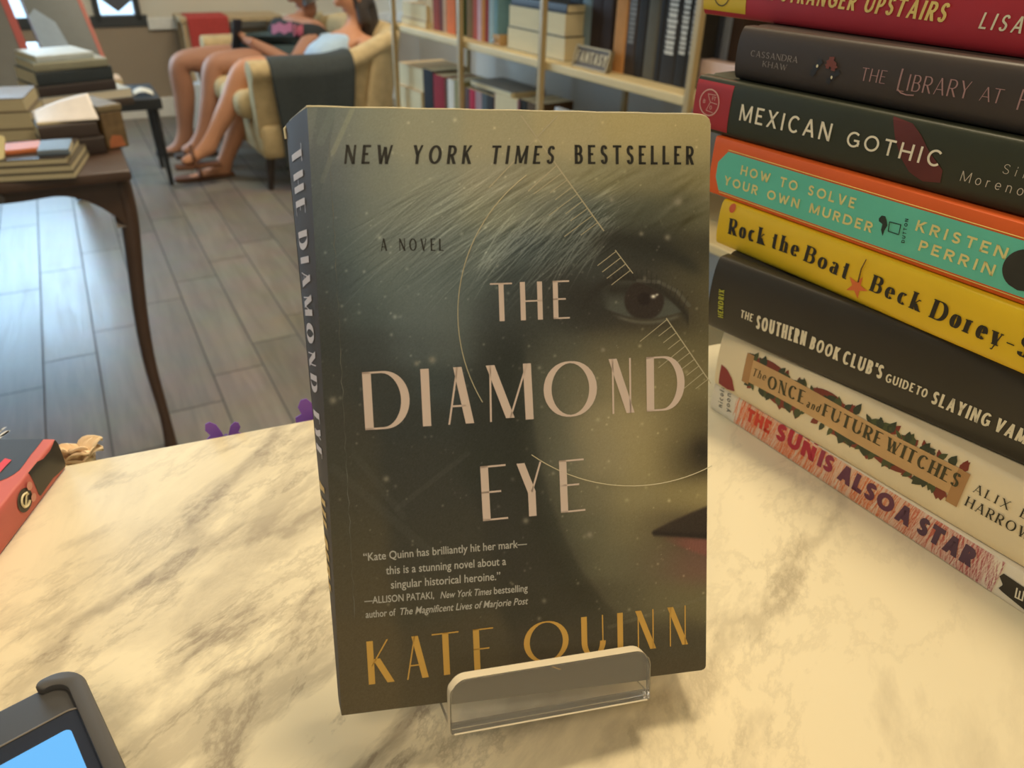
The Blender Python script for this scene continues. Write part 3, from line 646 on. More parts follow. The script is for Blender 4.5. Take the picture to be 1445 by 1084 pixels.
class Spine:
    """a book of the tall stack: its frame, and pixel -> (along, height) on its spine"""
    def __init__(s, label, z0, T, pl, pr, L, W, cov, pag, b=.003, p=2.6, c=.0022, hard=True, left=None, name='hardcover_book', group='books in the tall stack'):
        s.z0, s.T, s.b = ZC + z0, T, b
        A, B = onz(*pl, s.z0), onz(*pr, s.z0); s.d = nrm(B - A); s.inw = np.array([-s.d[1], s.d[0], 0]); s.O = A
        if left: s.O = A + s.d * left
        s.root = empty(name, label, 'book', None, s.O, (s.d, s.inw, np.array([0, 0, 1.0])))
        s.cv, s.pb, s.bul = book_parts(s.root, L, W, T, cov, pag, b, p, c, hard)
    def uv(s, px, py):
        q = onpl(px, py, s.O - s.inw * s.b * .9, s.inw) - s.O; return float(q @ s.d), float(q[2])
    def mp(s, e=.0002): return lambda u, h: (u, -s.bul(min(max(h, 0), s.T)) - e, h)
    def patch(s, name, u0, u1, h0, h1, m, e=.00012, label=None):
        mb = MB(); f = s.mp(e); mb.grid(lambda a, b: f(u0 + (u1 - u0) * a, h0 + (h1 - h0) * b), 12, 12)
        o = mb.build(name, m, s.root, smooth=True)
        if label: o['label'] = label
        return o
    def poly(s, mb, pts, e=.00018):
        f = s.mp(e); mb.add([f(*q) for q in pts], [tuple(range(len(pts)))]); return mb
    def fill(s, mb, pts, e=.0002, rows=18):      # a polygon laid on the bulging spine, strip by strip
        f = s.mp(e); lo, hi = min(q[1] for q in pts), max(q[1] for q in pts); n = len(pts)
        def span(h):
            xs = []
            for i in range(n):
                (x0, y0), (x1, y1) = pts[i], pts[(i + 1) % n]
                if (y0 <= h) != (y1 <= h): xs.append(x0 + (x1 - x0) * (h - y0) / (y1 - y0))
            return (min(xs), max(xs)) if xs else None
        hs = [lo + 1e-6 + (hi - lo - 2e-6) * i / rows for i in range(rows + 1)]; S = [span(h) for h in hs]
        for i in range(rows):
            if S[i] and S[i + 1]: mb.add([f(S[i][0], hs[i]), f(S[i][1], hs[i]), f(S[i + 1][1], hs[i + 1]), f(S[i + 1][0], hs[i + 1])], [(0, 1, 2, 3)])
        return mb
    def line(s, mb, t, a, b, cap_px, e=.00035, **k):
        """cap_px: pixel at the top of the first letter, straight above its foot"""
        p, q, c = s.uv(*a), s.uv(*b), s.uv(*cap_px)
        text(mb, t, s.mp(e), p[0], p[1], q[0], q[1], c[1] - p[1], **k); return mb
cream = pages_mat('cream_page_edges', (226, 210, 168)); white_pages = pages_mat('white_page_edges', (232, 224, 205))
m_ = lambda n, c, r=.45, s=.4, v=.05: mat(n, c, r, s, v)

# -- topmost
B8 = Spine('red hardcover with yellow spine end, topmost of the tall book stack', .2170, .036, (997, 19.6), (1445, 82), .24, .158, m_('crimson_jacket', (176, 40, 46)), cream, b=.004)
f = B8.mp(); u0 = B8.uv(1052, 10)[0]
B8.patch('spine_end', -.0002, u0, 0, B8.T, m_('yellow_band', (222, 186, 48)), label='yellow end of the spine')
gold = m_('pale_gold_ink', (236, 204, 112)); mb = MB()
B8.line(mb, 'THE STRANGER UPSTAIRS', (1060, -4), (1333, 32), (1059, -27), thick=.19, thin=.15, slant=.14, gap=.2, space=.34); mb.build('title_lettering', gold, B8.root)
mb = MB(); B8.line(mb, 'LISA', (1381, 40), (1441, 47.5), (1384, 16.5), thick=.15, thin=.13, slant=.14, gap=.34); mb.build('author_lettering', m_('pale_ink', (232, 220, 180)), B8.root)
cu, ch = B8.uv(1020, -8); mb = MB(); rr = .0062; f = B8.mp(.0003)
mb.add([f(cu + k * math.cos(a), ch + k * math.sin(a)) for a in np.linspace(0, 2 * PI, 33) for k in (rr, rr - .0007)], [(2*i, 2*i+1, 2*i+3, 2*i+2) for i in range(32)])
mb.build('emblem', m_('dark_olive_ink', (88, 72, 26)), B8.root)
# -- second
B7 = Spine('dark brown hardcover with thin pink lettering, directly under the red one', .1905, .0262, (1041, 110), (1445, 190.7), .24, .158, m_('umber_jacket', (66, 56, 48)), cream, b=.0045, p=2.3)
pink = m_('dusty_pink_ink', (168, 130, 124)); mb = MB()
B7.line(mb, 'CASSANDRA', (1060.4, 79), (1126, 88.8), (1061, 70.5), thick=.13, thin=.06, serif=.05, gap=.22); B7.line(mb, 'KHAW', (1077, 93.7), (1110.7, 99.5), (1077.4, 85.4), thick=.13, thin=.06, serif=.05, gap=.22)
mb.build('author_lettering', m_('soft_grey_ink', (160, 148, 136)), B7.root)
mb = MB(); B7.line(mb, 'THE', (1215, 113), (1249.5, 118.3), (1211.6, 93.7), thick=.10, thin=.05, gap=.22)
B7.line(mb, 'L', (1266, 128), (1276, 129.5), (1270.5, 96), thick=.085, thin=.04); B7.line(mb, 'IBRARY', (1279, 127.5), (1367, 139.5), (1282, 104), thick=.10, thin=.05, gap=.2)
B7.line(mb, 'AT', (1382, 141.5), (1413, 146.5), (1385, 121), thick=.10, thin=.05, gap=.12); B7.line(mb, 'H', (1435, 154.5), (1452, 157), (1440, 125), thick=.085, thin=.05)
f = B7.mp(.0003); cc = [B7.uv(x, y) for x, y in ((1268, 126), (1272, 131), (1280, 134), (1290, 134.5))]
mb.tube([f(*q) for q in cc], .0003, 6); mb.build('title_lettering', pink, B7.root)
mb = MB()
for k, (x, y, r) in enumerate(((1152, 96, 5), (1176, 108, 5), (1158, 88, 4.5), (1148, 103, 4.5), (1170, 114, 4), (1183, 103, 4))):
    c = B7.uv(x, y); rad = r * .00034; B7.fill(mb, [(c[0] + rad * (1 + .25 * math.cos(5 * a)) * math.cos(a), c[1] + rad * (1 + .25 * math.cos(5 * a)) * math.sin(a)) for a in np.linspace(0, 2 * PI, 24)[:-1]], .0003 + k * .00002)
mb.build('flower_emblem', m_('dark_flower_ink', (52, 52, 54)), B7.root)['label'] = 'dark flowers on the spine'
mb = MB()
for k, (x, y, r) in enumerate(((1174, 87, 6), (1178, 94, 5), (1170, 92, 4))):
    c = B7.uv(x, y); rad = r * .00034; B7.fill(mb, [(c[0] + rad * (1 + .3 * math.cos(6 * a)) * math.cos(a), c[1] + rad * (1 + .3 * math.cos(6 * a)) * math.sin(a)) for a in np.linspace(0, 2 * PI, 24)[:-1]], .0005 + k * .00002)
mb.build('flower_emblem', m_('rust_flower_ink', (122, 66, 54)), B7.root)['label'] = 'rust red flower on the spine'
mb = MB()
for x, y in ((1155, 93), (1175, 109)):
    c = B7.uv(x, y); B7.fill(mb, [(c[0] + .0006 * math.cos(a), c[1] + .0008 * math.sin(a)) for a in np.linspace(0, 2 * PI, 9)[:-1]], .0006)
mb.build('flower_centre', m_('pale_ink', (232, 220, 180)), B7.root)
# -- third
B6 = Spine('dark green hardcover with a red spine end and white capitals', .1615, .0289, (980, 179.8), (1445, 305.7), .24, .158, m_('bottle_green_jacket', (52, 54, 36)), cream, b=.003)
u0 = B6.uv(1031, 150)[0]; B6.patch('spine_end', -.0002, u0, 0, B6.T, m_('brick_red_band', (168, 48, 50)), label='red end of the spine')
mb = MB(); P = [(1259, 164), (1285, 172), (1300, 190), (1312, 214), (1331, 240), (1326, 262), (1302, 256), (1284, 244), (1272, 222), (1264, 196)]
Q = [B6.uv(*q) for q in P]; Q = [(u, min(max(h, .0008), B6.T - .0008)) for u, h in Q]; B6.fill(mb, Q, .0002); mb.build('dress_print', m_('wine_print', (98, 44, 38), v=.25), B6.root)['label'] = 'wine red printed figure on the spine'
ivory = m_('ivory_ink', (238, 228, 200)); mb = MB()
B6.line(mb, 'MEXICAN', (1043.5, 169.5), (1171, 199.6), (1047, 146.5), thick=.15, thin=.135, gap=.30); B6.line(mb, 'GOTHIC', (1194, 205.5), (1326, 236.5), (1197.5, 183.5), thick=.15, thin=.135, gap=.30)
mb.build('title_lettering', ivory, B6.root)
mb = MB(); B6.line(mb, 'Sil', (1414.5, 244), (1446, 251.5), (1416, 230), thick=.07, thin=.06, gap=.5); B6.line(mb, 'Moreno', (1355, 254.8), (1443, 276.5), (1357, 240), thick=.08, thin=.07, gap=.45)
mb.build('author_lettering', m_('soft_ivory_ink', (206, 194, 170)), B6.root)
mb = MB(); c = B6.uv(1002, 144.6); f = B6.mp(.0004); ru = abs(B6.uv(1016, 148)[0] - c[0]); rh = .0072
mb.add([f(c[0] + k * ru * math.cos(a), c[1] + k * rh * math.sin(a)) for a in np.linspace(0, 2 * PI, 33) for k in (1, .9)], [(2*i, 2*i+1, 2*i+3, 2*i+2) for i in range(32)])
def bar(x0, y0, x1, y1, w=.00035):
    a, b = np.array((c[0] + x0 * ru, c[1] + y0 * rh)), np.array((c[0] + x1 * ru, c[1] + y1 * rh)); t = nrm(b - a); nn = np.array([-t[1], t[0]]) * w / 2
    mb.add([f(*(a + nn)), f(*(a - nn)), f(*(b - nn)), f(*(b + nn))], [(0, 1, 2, 3)])
for q in ((-.25, .6, .1, .05), (.1, .05, -.2, -.6), (.1, .05, .8, 0), (-.25, .6, .55, .62), (-.2, -.6, .5, -.68)): bar(*q)
for ch, x, y in (('B', -.62, -.12), ('F', .22, .2), ('O', .1, -.48), ('T', .38, .2)):
    letter_mesh(mb, ch, lambda s, t, x=x, y=y: f(c[0] + x * ru + s, c[1] + y * rh + t), 0, .0016, .0021, .0003, .0003)
mb.build('emblem', m_('pale_rose_ink', (216, 168, 150)), B6.root)
# -- fourth
B5 = Spine('orange book with a turquoise spine panel, between the green and the yellow ones', .1295, .0318, (1000, 270), (1445, 430), .24, .155, m_('orange_jacket', (226, 98, 36)), cream, b=.0016, p=4)
mb = MB(); T5 = B5.T; f = B5.mp(.00015); a0 = B5.uv(1012, 240)[0]; lo, hi = T5 * .10, T5 * .80
outl = [(a0, lo + .007), (a0 + .0035, lo), (.2, lo), (.2, hi), (a0 + .006, hi), (a0, hi - .007)]
for i in range(24):
    s0, s1 = lo + (hi - lo) * i / 24, lo + (hi - lo) * (i + 1) / 24
    xl = lambda h: a0 + max(0, (lo + .007 - h) * .5, (h - hi + .007) * .85)
    mb.add([f(xl(s0), s0), f(.2, s0), f(.2, s1), f(xl(s1), s1)], [(0, 1, 2, 3)])
mb.build('spine_panel', m_('turquoise_panel', (100, 194, 166)), B5.root, smooth=True)['label'] = 'turquoise panel on the spine'
mb = MB(); mb.tube([f(a0 + .006, hi + .0009), f(.2, hi + .0009)], .00022, 4); mb.tube([f(a0 + .004, lo - .0009), f(.2, lo - .0009)], .00022, 4); mb.build('panel_border', m_('pale_gold_ink', (236, 204, 112)), B5.root)
straw = m_('straw_ink', (226, 214, 140)); mb = MB()
B5.line(mb, 'HOW TO SOLVE', (1045.5, 246), (1206, 294.5), (1048, 233), thick=.19, thin=.19, gap=.30, space=.5); B5.line(mb, 'YOUR OWN MURDER', (1022, 260), (1230, 328.5), (1024, 247.5), thick=.2, thin=.2, gap=.28, space=.5)
mb.build('title_lettering', straw, B5.root)
mb = MB(); B5.line(mb, 'KRISTEN', (1292, 325), (1419, 366), (1295, 309.5), thick=.2, thin=.2, gap=.32); B5.line(mb, 'PERRIN', (1296, 353), (1401, 389.5), (1298.5, 337.5), thick=.2, thin=.2, gap=.32); mb.build('author_lettering', straw, B5.root)
ink5 = m_('dark_teal_ink', (40, 52, 42)); mb = MB()
B5.poly(mb, [B5.uv(*q) for q in ((1241, 308), (1245, 304), (1250, 305), (1252, 311), (1253, 318), (1249, 325), (1246, 333), (1244, 324), (1246, 316), (1241, 312))], .0003)
f = B5.mp(.0003); sq = [B5.uv(*q) for q in ((1256, 313), (1272, 317), (1269, 331), (1254, 326))]
for i in range(4): mb.tube([f(*sq[i]), f(*sq[(i + 1) % 4])], .00022, 4)
p, q = B5.uv(1277, 343), B5.uv(1283, 309); text(mb, 'DUTTON', f, p[0], p[1], q[0], q[1], .0016, thick=.2, thin=.2, gap=.35); mb.build('emblem', ink5, B5.root)
mb = MB(); c = B5.uv(1449, 382); B5.fill(mb, [(c[0] + .0092 * math.cos(a), c[1] + .0088 * math.sin(a)) for a in np.linspace(0, 2 * PI, 40)[:-1]], .0003); mb.build('round_print', m_('charcoal_print', (52, 50, 42), v=.3), B5.root)
# -- fifth
B4 = Spine('yellow paperback with bold black lettering and a small starfish', .1030, .0263, (1014, 342), (1445, 527), .21, .138, m_('sunny_yellow_cover', (226, 184, 30), .4), cream, b=.0035, p=2.6, c=.0009, hard=False, name='paperback_book')
blk = m_('black_ink', (40, 34, 20)); mb = MB()
def fat(t, a, b, c): B4.line(mb, t, a, b, c, thick=.24, thin=.055, serif=.05, gap=.17)
fat('Rock', (1028.5, 329.5), (1079.5, 346), (1031.5, 307.5)); fat('the', (1089, 349), (1127, 363), (1092, 327)); fat('Boat', (1135, 367.5), (1196, 394.5), (1139, 345)); mb.build('title_lettering', blk, B4.root)
mb = MB(); fat('Beck', (1228, 409.5), (1298, 440), (1232, 386)); fat('Dorey-S', (1312, 447), (1452, 507), (1317, 420)); mb.build('author_lettering', blk, B4.root)
c = B4.uv(1209.5, 404.5); mb = MB(); B4.poly(mb, [(c[0] + r * math.cos(a), c[1] + r * math.sin(a)) for a, r in ((PI / 2 - .3 + k * PI / 5, .0062 if k % 2 == 0 else .0024) for k in range(10))], .0003); mb.build('starfish_print', m_('coral_print', (220, 110, 50)), B4.root)
mb = MB(); f = B4.mp(.0003); mb.tube([f(*B4.uv(*q)) for q in ((1222, 366), (1216, 380), (1212, 398))], [.0002, .0003, .0004], 4); mb.build('stem_print', m_('brown_ink', (90, 60, 20)), B4.root)
mb = MB(); c = B4.uv(1033, 294); B4.fill(mb, [(c[0] + .0022 * math.cos(a), min(c[1] + .0026 * math.sin(a), B4.T - .0004)) for a in np.linspace(0, 2 * PI, 16)[:-1]], .0002); mb.build('red_print', m_('orange_red_print', (206, 92, 34)), B4.root)
# -- sixth
B3 = Spine('thick black hardcover with off-white capitals in the lower half of the tall stack', .0593, .0437, (1001, 458.5), (1445, 655), .24, .158, m_('charcoal_jacket', (54, 49, 40), .42), cream, b=.0055, p=2.2)
mb = MB(); off = m_('off_white_ink', (226, 216, 188)); S3 = lambda t, a, b, c: B3.line(mb, t, a, b, c, thick=.17, thin=.15, gap=.2)
S3('THE', (1045.6, 447.3), (1062.5, 454), (1046.5, 436)); S3('SOUTHERN', (1067, 463.2), (1137, 488), (1069.5, 443.5)); S3('BOOK', (1142.6, 491.3), (1183, 509), (1145.5, 473)); S3("CLUB'S", (1188.6, 512), (1244, 535), (1191, 492))
S3('GUIDE', (1249.4, 538), (1289, 553.5), (1251, 525)); S3('TO', (1292, 555), (1307.5, 561.5), (1294, 542)); S3('SLAYING', (1313.5, 568.5), (1394.5, 603), (1316.5, 549)); S3('VAM', (1402, 606.5), (1446, 627), (1405, 586)); mb.build('title_lettering', off, B3.root)
mb = MB(); f = B3.mp(.0004); p, q = B3.uv(1021, 449), B3.uv(1023.5, 409); text(mb, 'HENDRIX', f, p[0], p[1], q[0], q[1], .0036, thick=.2, thin=.18, gap=.22); mb.build('author_lettering', m_('lime_ink', (176, 176, 58)), B3.root)
# -- seventh
B2 = Spine('cream paperback with a leafy scroll banner on its spine', .0197, .0394, (1012, 541), (1413.7, 780), .21, .138, m_('parchment_cover', (226, 208, 170), .5, .35, .06), cream, b=.004, p=2.8, c=.0009, hard=False, name='paperback_book')
BA, BB = np.array(B2.uv(1058, 522)), np.array(B2.uv(1352, 682)); ax_ = nrm(BB - BA); up_ = np.array([-ax_[1], ax_[0]]); bl = np.linalg.norm(BB - BA); hb = .0074
def bp(s, t): q = BA + ax_ * s + up_ * t; return (float(q[0]), float(q[1]))
leaves = [('green_leaves', (74, 80, 46), .00026), ('red_leaves', (124, 52, 38), .00022), ('dark_leaves', (56, 62, 42), .0003)]
for nm_, col, e in leaves:
    mb = MB(); f = B2.mp(e)
    for k in range(46):
        s = rng.uniform(-.004, bl + .002); side = rng.choice([-1, 1]); t0 = side * (hb - .0006); ang = side * rng.uniform(.5, 2.6); ln_ = rng.uniform(.0034, .0074); wd = ln_ * rng.uniform(.2, .36)
        a = np.array([math.cos(ang), math.sin(ang)]); bq = np.array([-a[1], a[0]])
        pts = [np.array([s, t0]) + a * ln_ * x + bq * wd * w for x, w in ((0, .3), (.3, 1), (.65, .75), (1, 0), (.65, -.75), (.3, -1), (0, -.3))]
        mb.add([f(*bp(*q)) for q in pts], [tuple(range(7))])
    if nm_ == 'red_leaves':
        for s, side in ((bl * .41, 1), (bl * .2, -1), (bl * .55, -1), (bl * .74, -1), (bl * .1, 1)):
            mb.add([f(*bp(s + .011 * math.cos(a), side * (hb - .001 + .0052 * math.sin(a)))) for a in np.linspace(0, PI, 12)], [tuple(range(12))])
    o = mb.build(nm_, m_(nm_ + '_print', col, v=.2), B2.root); o['kind'] = 'stuff'
mb = MB(); f = B2.mp(.00036); mb.grid(lambda a, b: f(*bp(bl * a, hb * (2 * b - 1) + .0006 * math.sin(a * 7))), 60, 4); mb.build('scroll_banner', m_('tan_scroll', (196, 156, 104), v=.14), B2.root)
mb = MB(); f = B2.mp(.0004); mb.grid(lambda a, b: f(*bp(-.0035 + .005 * a, .0005 + .0094 * (2 * b - 1))), 4, 6); mb.build('scroll_roll', m_('brown_scroll_end', (170, 126, 78), v=.15), B2.root); mb = MB(); mb.grid(lambda a, b: f(*bp(bl - .002 + .0055 * a, -.002 + .0096 * (2 * b - 1))), 4, 6); mb.build('scroll_roll', m_('brown_scroll_end', (170, 126, 78), v=.15), B2.root)
wink = m_('forest_ink', (62, 58, 34)); mb = MB(); S2 = lambda t, a, b, c, **k: B2.line(mb, t, a, b, c, e=.0005, **({'thick': .2, 'thin': .06, 'serif': .05, 'gap': .2} | k))
S2('The', (1062.5, 529), (1081, 537), (1065.5, 519), thick=.12, slant=.2); S2('ONCE', (1083.5, 546), (1135, 570), (1087, 529)); S2('and', (1138.5, 573.5), (1157, 581.5), (1140.5, 562), thick=.14, slant=.2, serif=0); S2('FUTURE', (1161, 585.5), (1243, 629), (1164.5, 568.5)); S2('WITCHES', (1250, 633), (1352, 688), (1253.5, 615))
mb.build('title_lettering', wink, B2.root)
mb = MB(); S2('ALIX E', (1374, 693), (1449, 733), (1377, 681), thick=.14, thin=.06, gap=.34, space=.4); S2('HARROW', (1362.5, 712), (1453, 763), (1366, 698.5), thick=.14, thin=.06, gap=.26); mb.build('author_lettering', blk, B2.root)
mb = MB(); Q = [B2.uv(*q) for q in ((1019, 514), (1027, 521), (1034, 535), (1036, 553), (1024, 550), (1013, 542))]; B2.fill(mb, [(max(u, .0004), h) for u, h in Q], .0002); mb.build('red_print', m_('maroon_print', (138, 44, 42)), B2.root)
# -- lowest
B1 = Spine('thin white paperback with crayon-like orange and purple spine, lowest of the tall stack', 0, .0196, (1004, 575), (1445, 865), .205, .136, m_('white_cover', (226, 214, 190), .45, .35, .04), cream, b=.0014, p=4, c=.0009, hard=False, name='paperback_book')
ua, ub = B1.uv(1036, 580)[0], B1.uv(1411, 812)[0]; NI, NJ = 700, 26
jj, ii = np.meshgrid(np.linspace(.03, .97, NJ), np.linspace(0, 1, NI), indexing='ij')
c0, c1, c2 = np.array([224, 108, 60]), np.array([214, 116, 68]), np.array([160, 76, 84]); tt = ii[..., None]
col = np.where(tt < .6, c0 + (c1 - c0) * tt / .6, c1 + (c2 - c1) * (tt - .6) / .4); white = np.array([226, 214, 190.])
dens = np.zeros(ii.shape)
for k in range(620):
    s = rng.uniform(-.03, 1.02); sl_ = rng.normal(.018, .012) * (1 if s < .8 else -1.2); j0, j1 = sorted(rng.uniform(-.2, 1.2, 2)); w = rng.uniform(.0006, .0016)
    dens += (np.abs(ii - s - sl_ * (jj - .5)) < w) * (jj > j0 - .2) * (jj < j1 + .2) * rng.uniform(.3, .9)
cover_ = np.clip(dens * .75 + .34 * smooth01(ii * 9) * smooth01((1 - ii) * 14), 0, 1)
for k in range(120):
    s = rng.uniform(0, 1); sl_ = rng.normal(.02, .014); cover_ *= 1 - .55 * (np.abs(ii - s - sl_ * (jj - .5)) < rng.uniform(.0005, .0011))
art = white * (1 - cover_[..., None]) + (col + rng.normal(0, 8, ii.shape)[..., None]) * cover_[..., None]
hh = jj * B1.T; bl1 = np.vectorize(B1.bul)(hh); Pg = np.stack([ua + (ub - ua) * ii, -bl1 - .00012, hh], -1)
color_grid('crayon_print', printed('crayon_art', .5, .3), B1.root, Pg, np.clip(art, 0, 255))
for t, a, b, c, col in (('THE', (1053, 592), (1086, 613), (1047.5, 569), (206, 66, 44)), ('SUN', (1094, 618), (1148, 652), (1097, 594), (176, 44, 58)), ('IS', (1153, 656), (1173, 669), (1156, 632), (150, 52, 70)),
                        ('ALSO', (1181, 674.5), (1257, 727), (1184, 650), (104, 56, 74)), ('A', (1262, 731), (1282, 744), (1265, 705), (90, 56, 74)), ('STAR', (1292, 750), (1370, 801), (1296, 724), (84, 56, 72))):
    mb = MB(); B1.line(mb, t, a, b, c, e=.0003, thick=.26, thin=.26, gap=.12); mb.build('title_lettering', m_('ink_%d_%d' % col[:2], col), B1.root)
mb = MB(); f = B1.mp(.0003); p, q = B1.uv(1019.5, 576), B1.uv(1023, 546); text(mb, 'nicola', f, p[0], p[1], q[0], q[1], .0036, thick=.12, thin=.12, gap=.3, slant=0); p, q = B1.uv(1030, 582), B1.uv(1032, 556); text(mb, 'yoon', f, p[0], p[1], q[0], q[1], .0036, thick=.12, thin=.12, gap=.3); mb.build('author_lettering', blk, B1.root)
mb = MB(); Q = [B1.uv(*q) for q in ((1411, 813), (1417, 809), (1460, 838), (1460, 872), (1409, 830), (1416, 825))]; B1.fill(mb, [(u, min(max(h, .002), B1.T - .003)) for u, h in Q], .0003); mb.build('ribbon_print', m_('black_ribbon_print', (48, 42, 34)), B1.root)
mb = MB(); p, q = B1.uv(1441, 846), B1.uv(1444, 832); f = B1.mp(.0005); text(mb, 'E', f, p[0] + .001, p[1], q[0] + .001, q[1], .0035, thick=.18, thin=.18); mb.build('ribbon_lettering', off, B1.root)

# ------------------------------------------------------------------ coral and black book at the left edge
far, near = onz(89, 661, ZC), onz(0, 779, ZC); d = nrm(far - near); Lb = .205; O = far - d * Lb; inw = np.array([-d[1], d[0], 0]); Tb = .0195
cb = empty('paperback_book', 'coral-spined book with black front lying at the left edge of the marble counter', 'book', None, O, (d, inw, np.array([0, 0, 1.])))
coral = m_('coral_cover', (200, 104, 98), .45); cv, pb, bulb = book_parts(cb, Lb, .14, Tb, coral, cream, .0022, 3.2, .0009)
def cuv(px, py): q = onpl(px, py, O - inw * .002, inw) - O; return float(q @ d), float(q[2])
def ctop(px, py): q = onz(px, py, ZC + Tb) - O; return float(q @ d), float(q @ inw)
def ctp(mb, pts, e): mb.add([(min(u, Lb), max(v, .0015), Tb + e) for u, v in pts], [tuple(range(len(pts)))]); return mb
mb = MB(); E_ = [ctop(*q) for q in ((73.8, 608), (66, 615), (59, 623), (52, 632), (44, 641.5), (36, 653), (27.7, 663.6), (20, 669.5), (11, 674.6), (0, 679))]
low_u = E_[-1][0] - .012; E_ = [(Lb, E_[0][1])] + E_[1:] + [(low_u, E_[-1][1] + .006), (low_u, .1385), (Lb, .1385)]; ctp(mb, E_, .0002); blackc = m_('satin_black_cover', (56, 53, 50), .4); mb.build('black_field', blackc, cb)['label'] = 'black field of the front'
mb = MB(); ctp(mb, [ctop(*q) for q in ((0, 655), (7.4, 647.5), (16.8, 650), (8, 659), (0, 668))], .0004); mb.build('red_bar', m_('signal_red_print', (214, 48, 44)), cb)
mb = MB(); p, q = ctop(15.5, 609), ctop(0, 606.5); f = lambda u, v: (u, v, Tb + .0004)
L_ = math.hypot(q[0]-p[0], q[1]-p[1]); text(mb, 'by', f, p[0], p[1], q[0], q[1], .0085, thick=.17, thin=.14, gap=.2); mb.build('cover_lettering', m_('soft_white_ink', (206, 200, 190)), cb)
def cside(mb, pts, e):
    mb.add([(min(u, Lb - .0001), -bulb(min(max(h, 0), Tb)) - e, min(max(h, .0004), Tb - .0004)) for u, h in pts], [tuple(range(len(pts)))]); return mb
tp_ = sorted(cuv(*q) for q in ((41.5, 667), (46, 656), (61, 648), (71, 636), (79, 621), (84, 614))); bt_ = sorted(cuv(*q) for q in ((41.5, 668), (43.5, 686), (49.8, 706), (55.5, 702), (74, 675), (89.5, 662)))
def tagf(s, t):
    u = tp_[0][0] + (Lb - .0001 - tp_[0][0]) * s; h0 = np.interp(u, [q[0] for q in bt_], [q[1] for q in bt_]); h1 = np.interp(u, [q[0] for q in tp_], [q[1] for q in tp_]); h = min(max(h0 + (h1 - h0) * t, .0012), Tb - .0003)
    return (u, -bulb(h) - .0002, h)
MB().grid(tagf, 24, 14).build('black_tag', blackc, cb, smooth=True)['label'] = 'black tag at the spine end'
c = cuv(34, 706); mb = MB(); cside(mb, [(c[0] + .0062 * math.cos(a), c[1] + .0060 * math.sin(a)) for a in np.linspace(0, 2 * PI, 26)[:-1]], .0003); mb.build('emblem', blackc, cb)
mb = MB(); f = lambda u, h: (u, -bulb(h) - .0006, h); mb.tube([f(c[0] + .0033 * math.cos(a), c[1] + .0034 * math.sin(a)) for a in np.linspace(.4, 5.6, 16)], .0006, 5); mb.tube([f(c[0] - .002, c[1] - .003), f(c[0] + .001, c[1] + .001), f(c[0] + .003, c[1] + .003)], .0005, 5); mb.build('emblem_mark', m_('pale_ink', (232, 220, 180)), cb)
mb = MB()
for x, y in ((39, 686), (44.5, 702)):
    c = cuv(x, y); cside(mb, [(c[0] + .0022 * math.cos(a), c[1] + .0022 * math.sin(a)) for a in np.linspace(0, 2 * PI, 14)[:-1]], .0009)
mb.build('emblem_dots', m_('rose_ink', (214, 150, 136)), cb)

# ------------------------------------------------------------------ handheld terminal
zt = ZC + .021
A, B = onz(125, 968, zt), onz(178, 1084, zt); ty = nrm(B - A); tx = np.array([ty[1], -ty[0], 0]); tx = tx if tx[0] < 0 else -tx
q0 = onz(53, 968, zt); q1 = onz(0, 990, zt)
corner = A - ty * float((A - onz(88, 947.5, zt)) @ ty)          # outer corner of the bumper
O = corner; O[2] = ZC
def tl(px, py, z=zt): q = onz(px, py, z) - O; return float(q @ tx), float(q @ ty)
tab = empty('tablet', 'black rubber-cased tablet with a lit blue screen at the lower left corner', 'tablet', None, O, (tx, ty, np.cross(tx, ty)))
sg = 1 if np.cross(tx, ty)[2] > 0 else -1
if sg < 0:
    tab.matrix_world = Matrix(((tx[0], ty[0], 0, O[0]), (tx[1], ty[1], 0, O[1]), (0, 0, -1, O[2]), (0, 0, 0, 1)))
def rrect(x0, y0, x1, y1, r, n=8):
    return [(x0 + r - r*math.cos(a), y0 + r - r*math.sin(a)) for a in np.linspace(0, PI/2, n)] + [(x1 - r + r*math.sin(a), y0 + r - r*math.cos(a)) for a in np.linspace(0, PI/2, n)] + \
           [(x1 - r + r*math.cos(a), y1 - r + r*math.sin(a)) for a in np.linspace(0, PI/2, n)] + [(x0 + r - r*math.sin(a), y1 - r + r*math.cos(a)) for a in np.linspace(0, PI/2, n)]
ed = tl(0, 990)[1]; cap_e = tl(53, 968)[0]; bz = [tl(118, 991), tl(0, 1020)]; sc_ = [tl(98, 1025), tl(0, 1062.5)]
TL_, TW_ = .20, .135
rub = m_('black_rubber', (66, 64, 62), .6, .3); pr = lambda a, b, t: (a, b, sg * t)
in0 = max(.0022, tl(20, 981)[1])
MB().prism(rrect(.003, in0, TL_, TW_, .010), pr, .0005, .0200).build('case', rub, tab, bevel=.0012, smooth=True)
# bumper: runs down the short side and wraps round the corner
ro = .0105; w = .0058
outer = [(0, TW_)] + [(ro - ro * math.cos(a), ro - ro * math.sin(a)) for a in np.linspace(0, PI / 2, 10)] + [(cap_e - .002, 0)] + [(cap_e - .002 + .0028 * math.sin(a), .0028 - .0028 * math.cos(a)) for a in np.linspace(.3, PI / 2, 5)]
inner = [(w, TW_)] + [(w + .006 - .006 * math.cos(a), w * .9 + .006 - .006 * math.sin(a)) for a in np.linspace(0, PI / 2, 10)] + [(cap_e - .001, w * .9)]
mb = MB().prism(outer + inner[::-1], pr, 0, .0225); mb.build('corner_bumper', m_('grey_black_rubber', (78, 75, 72), .55, .3), tab, bevel=.0012, smooth=True)
bx, by = min(bz[0][0], .012), bz[0][1]
MB().prism(rrect(bx, by, TL_ - .012, TW_ - .012, .006), pr, .0195, .02025).build('bezel', m_('blue_black_glass', (40, 44, 56), .22, .5), tab)
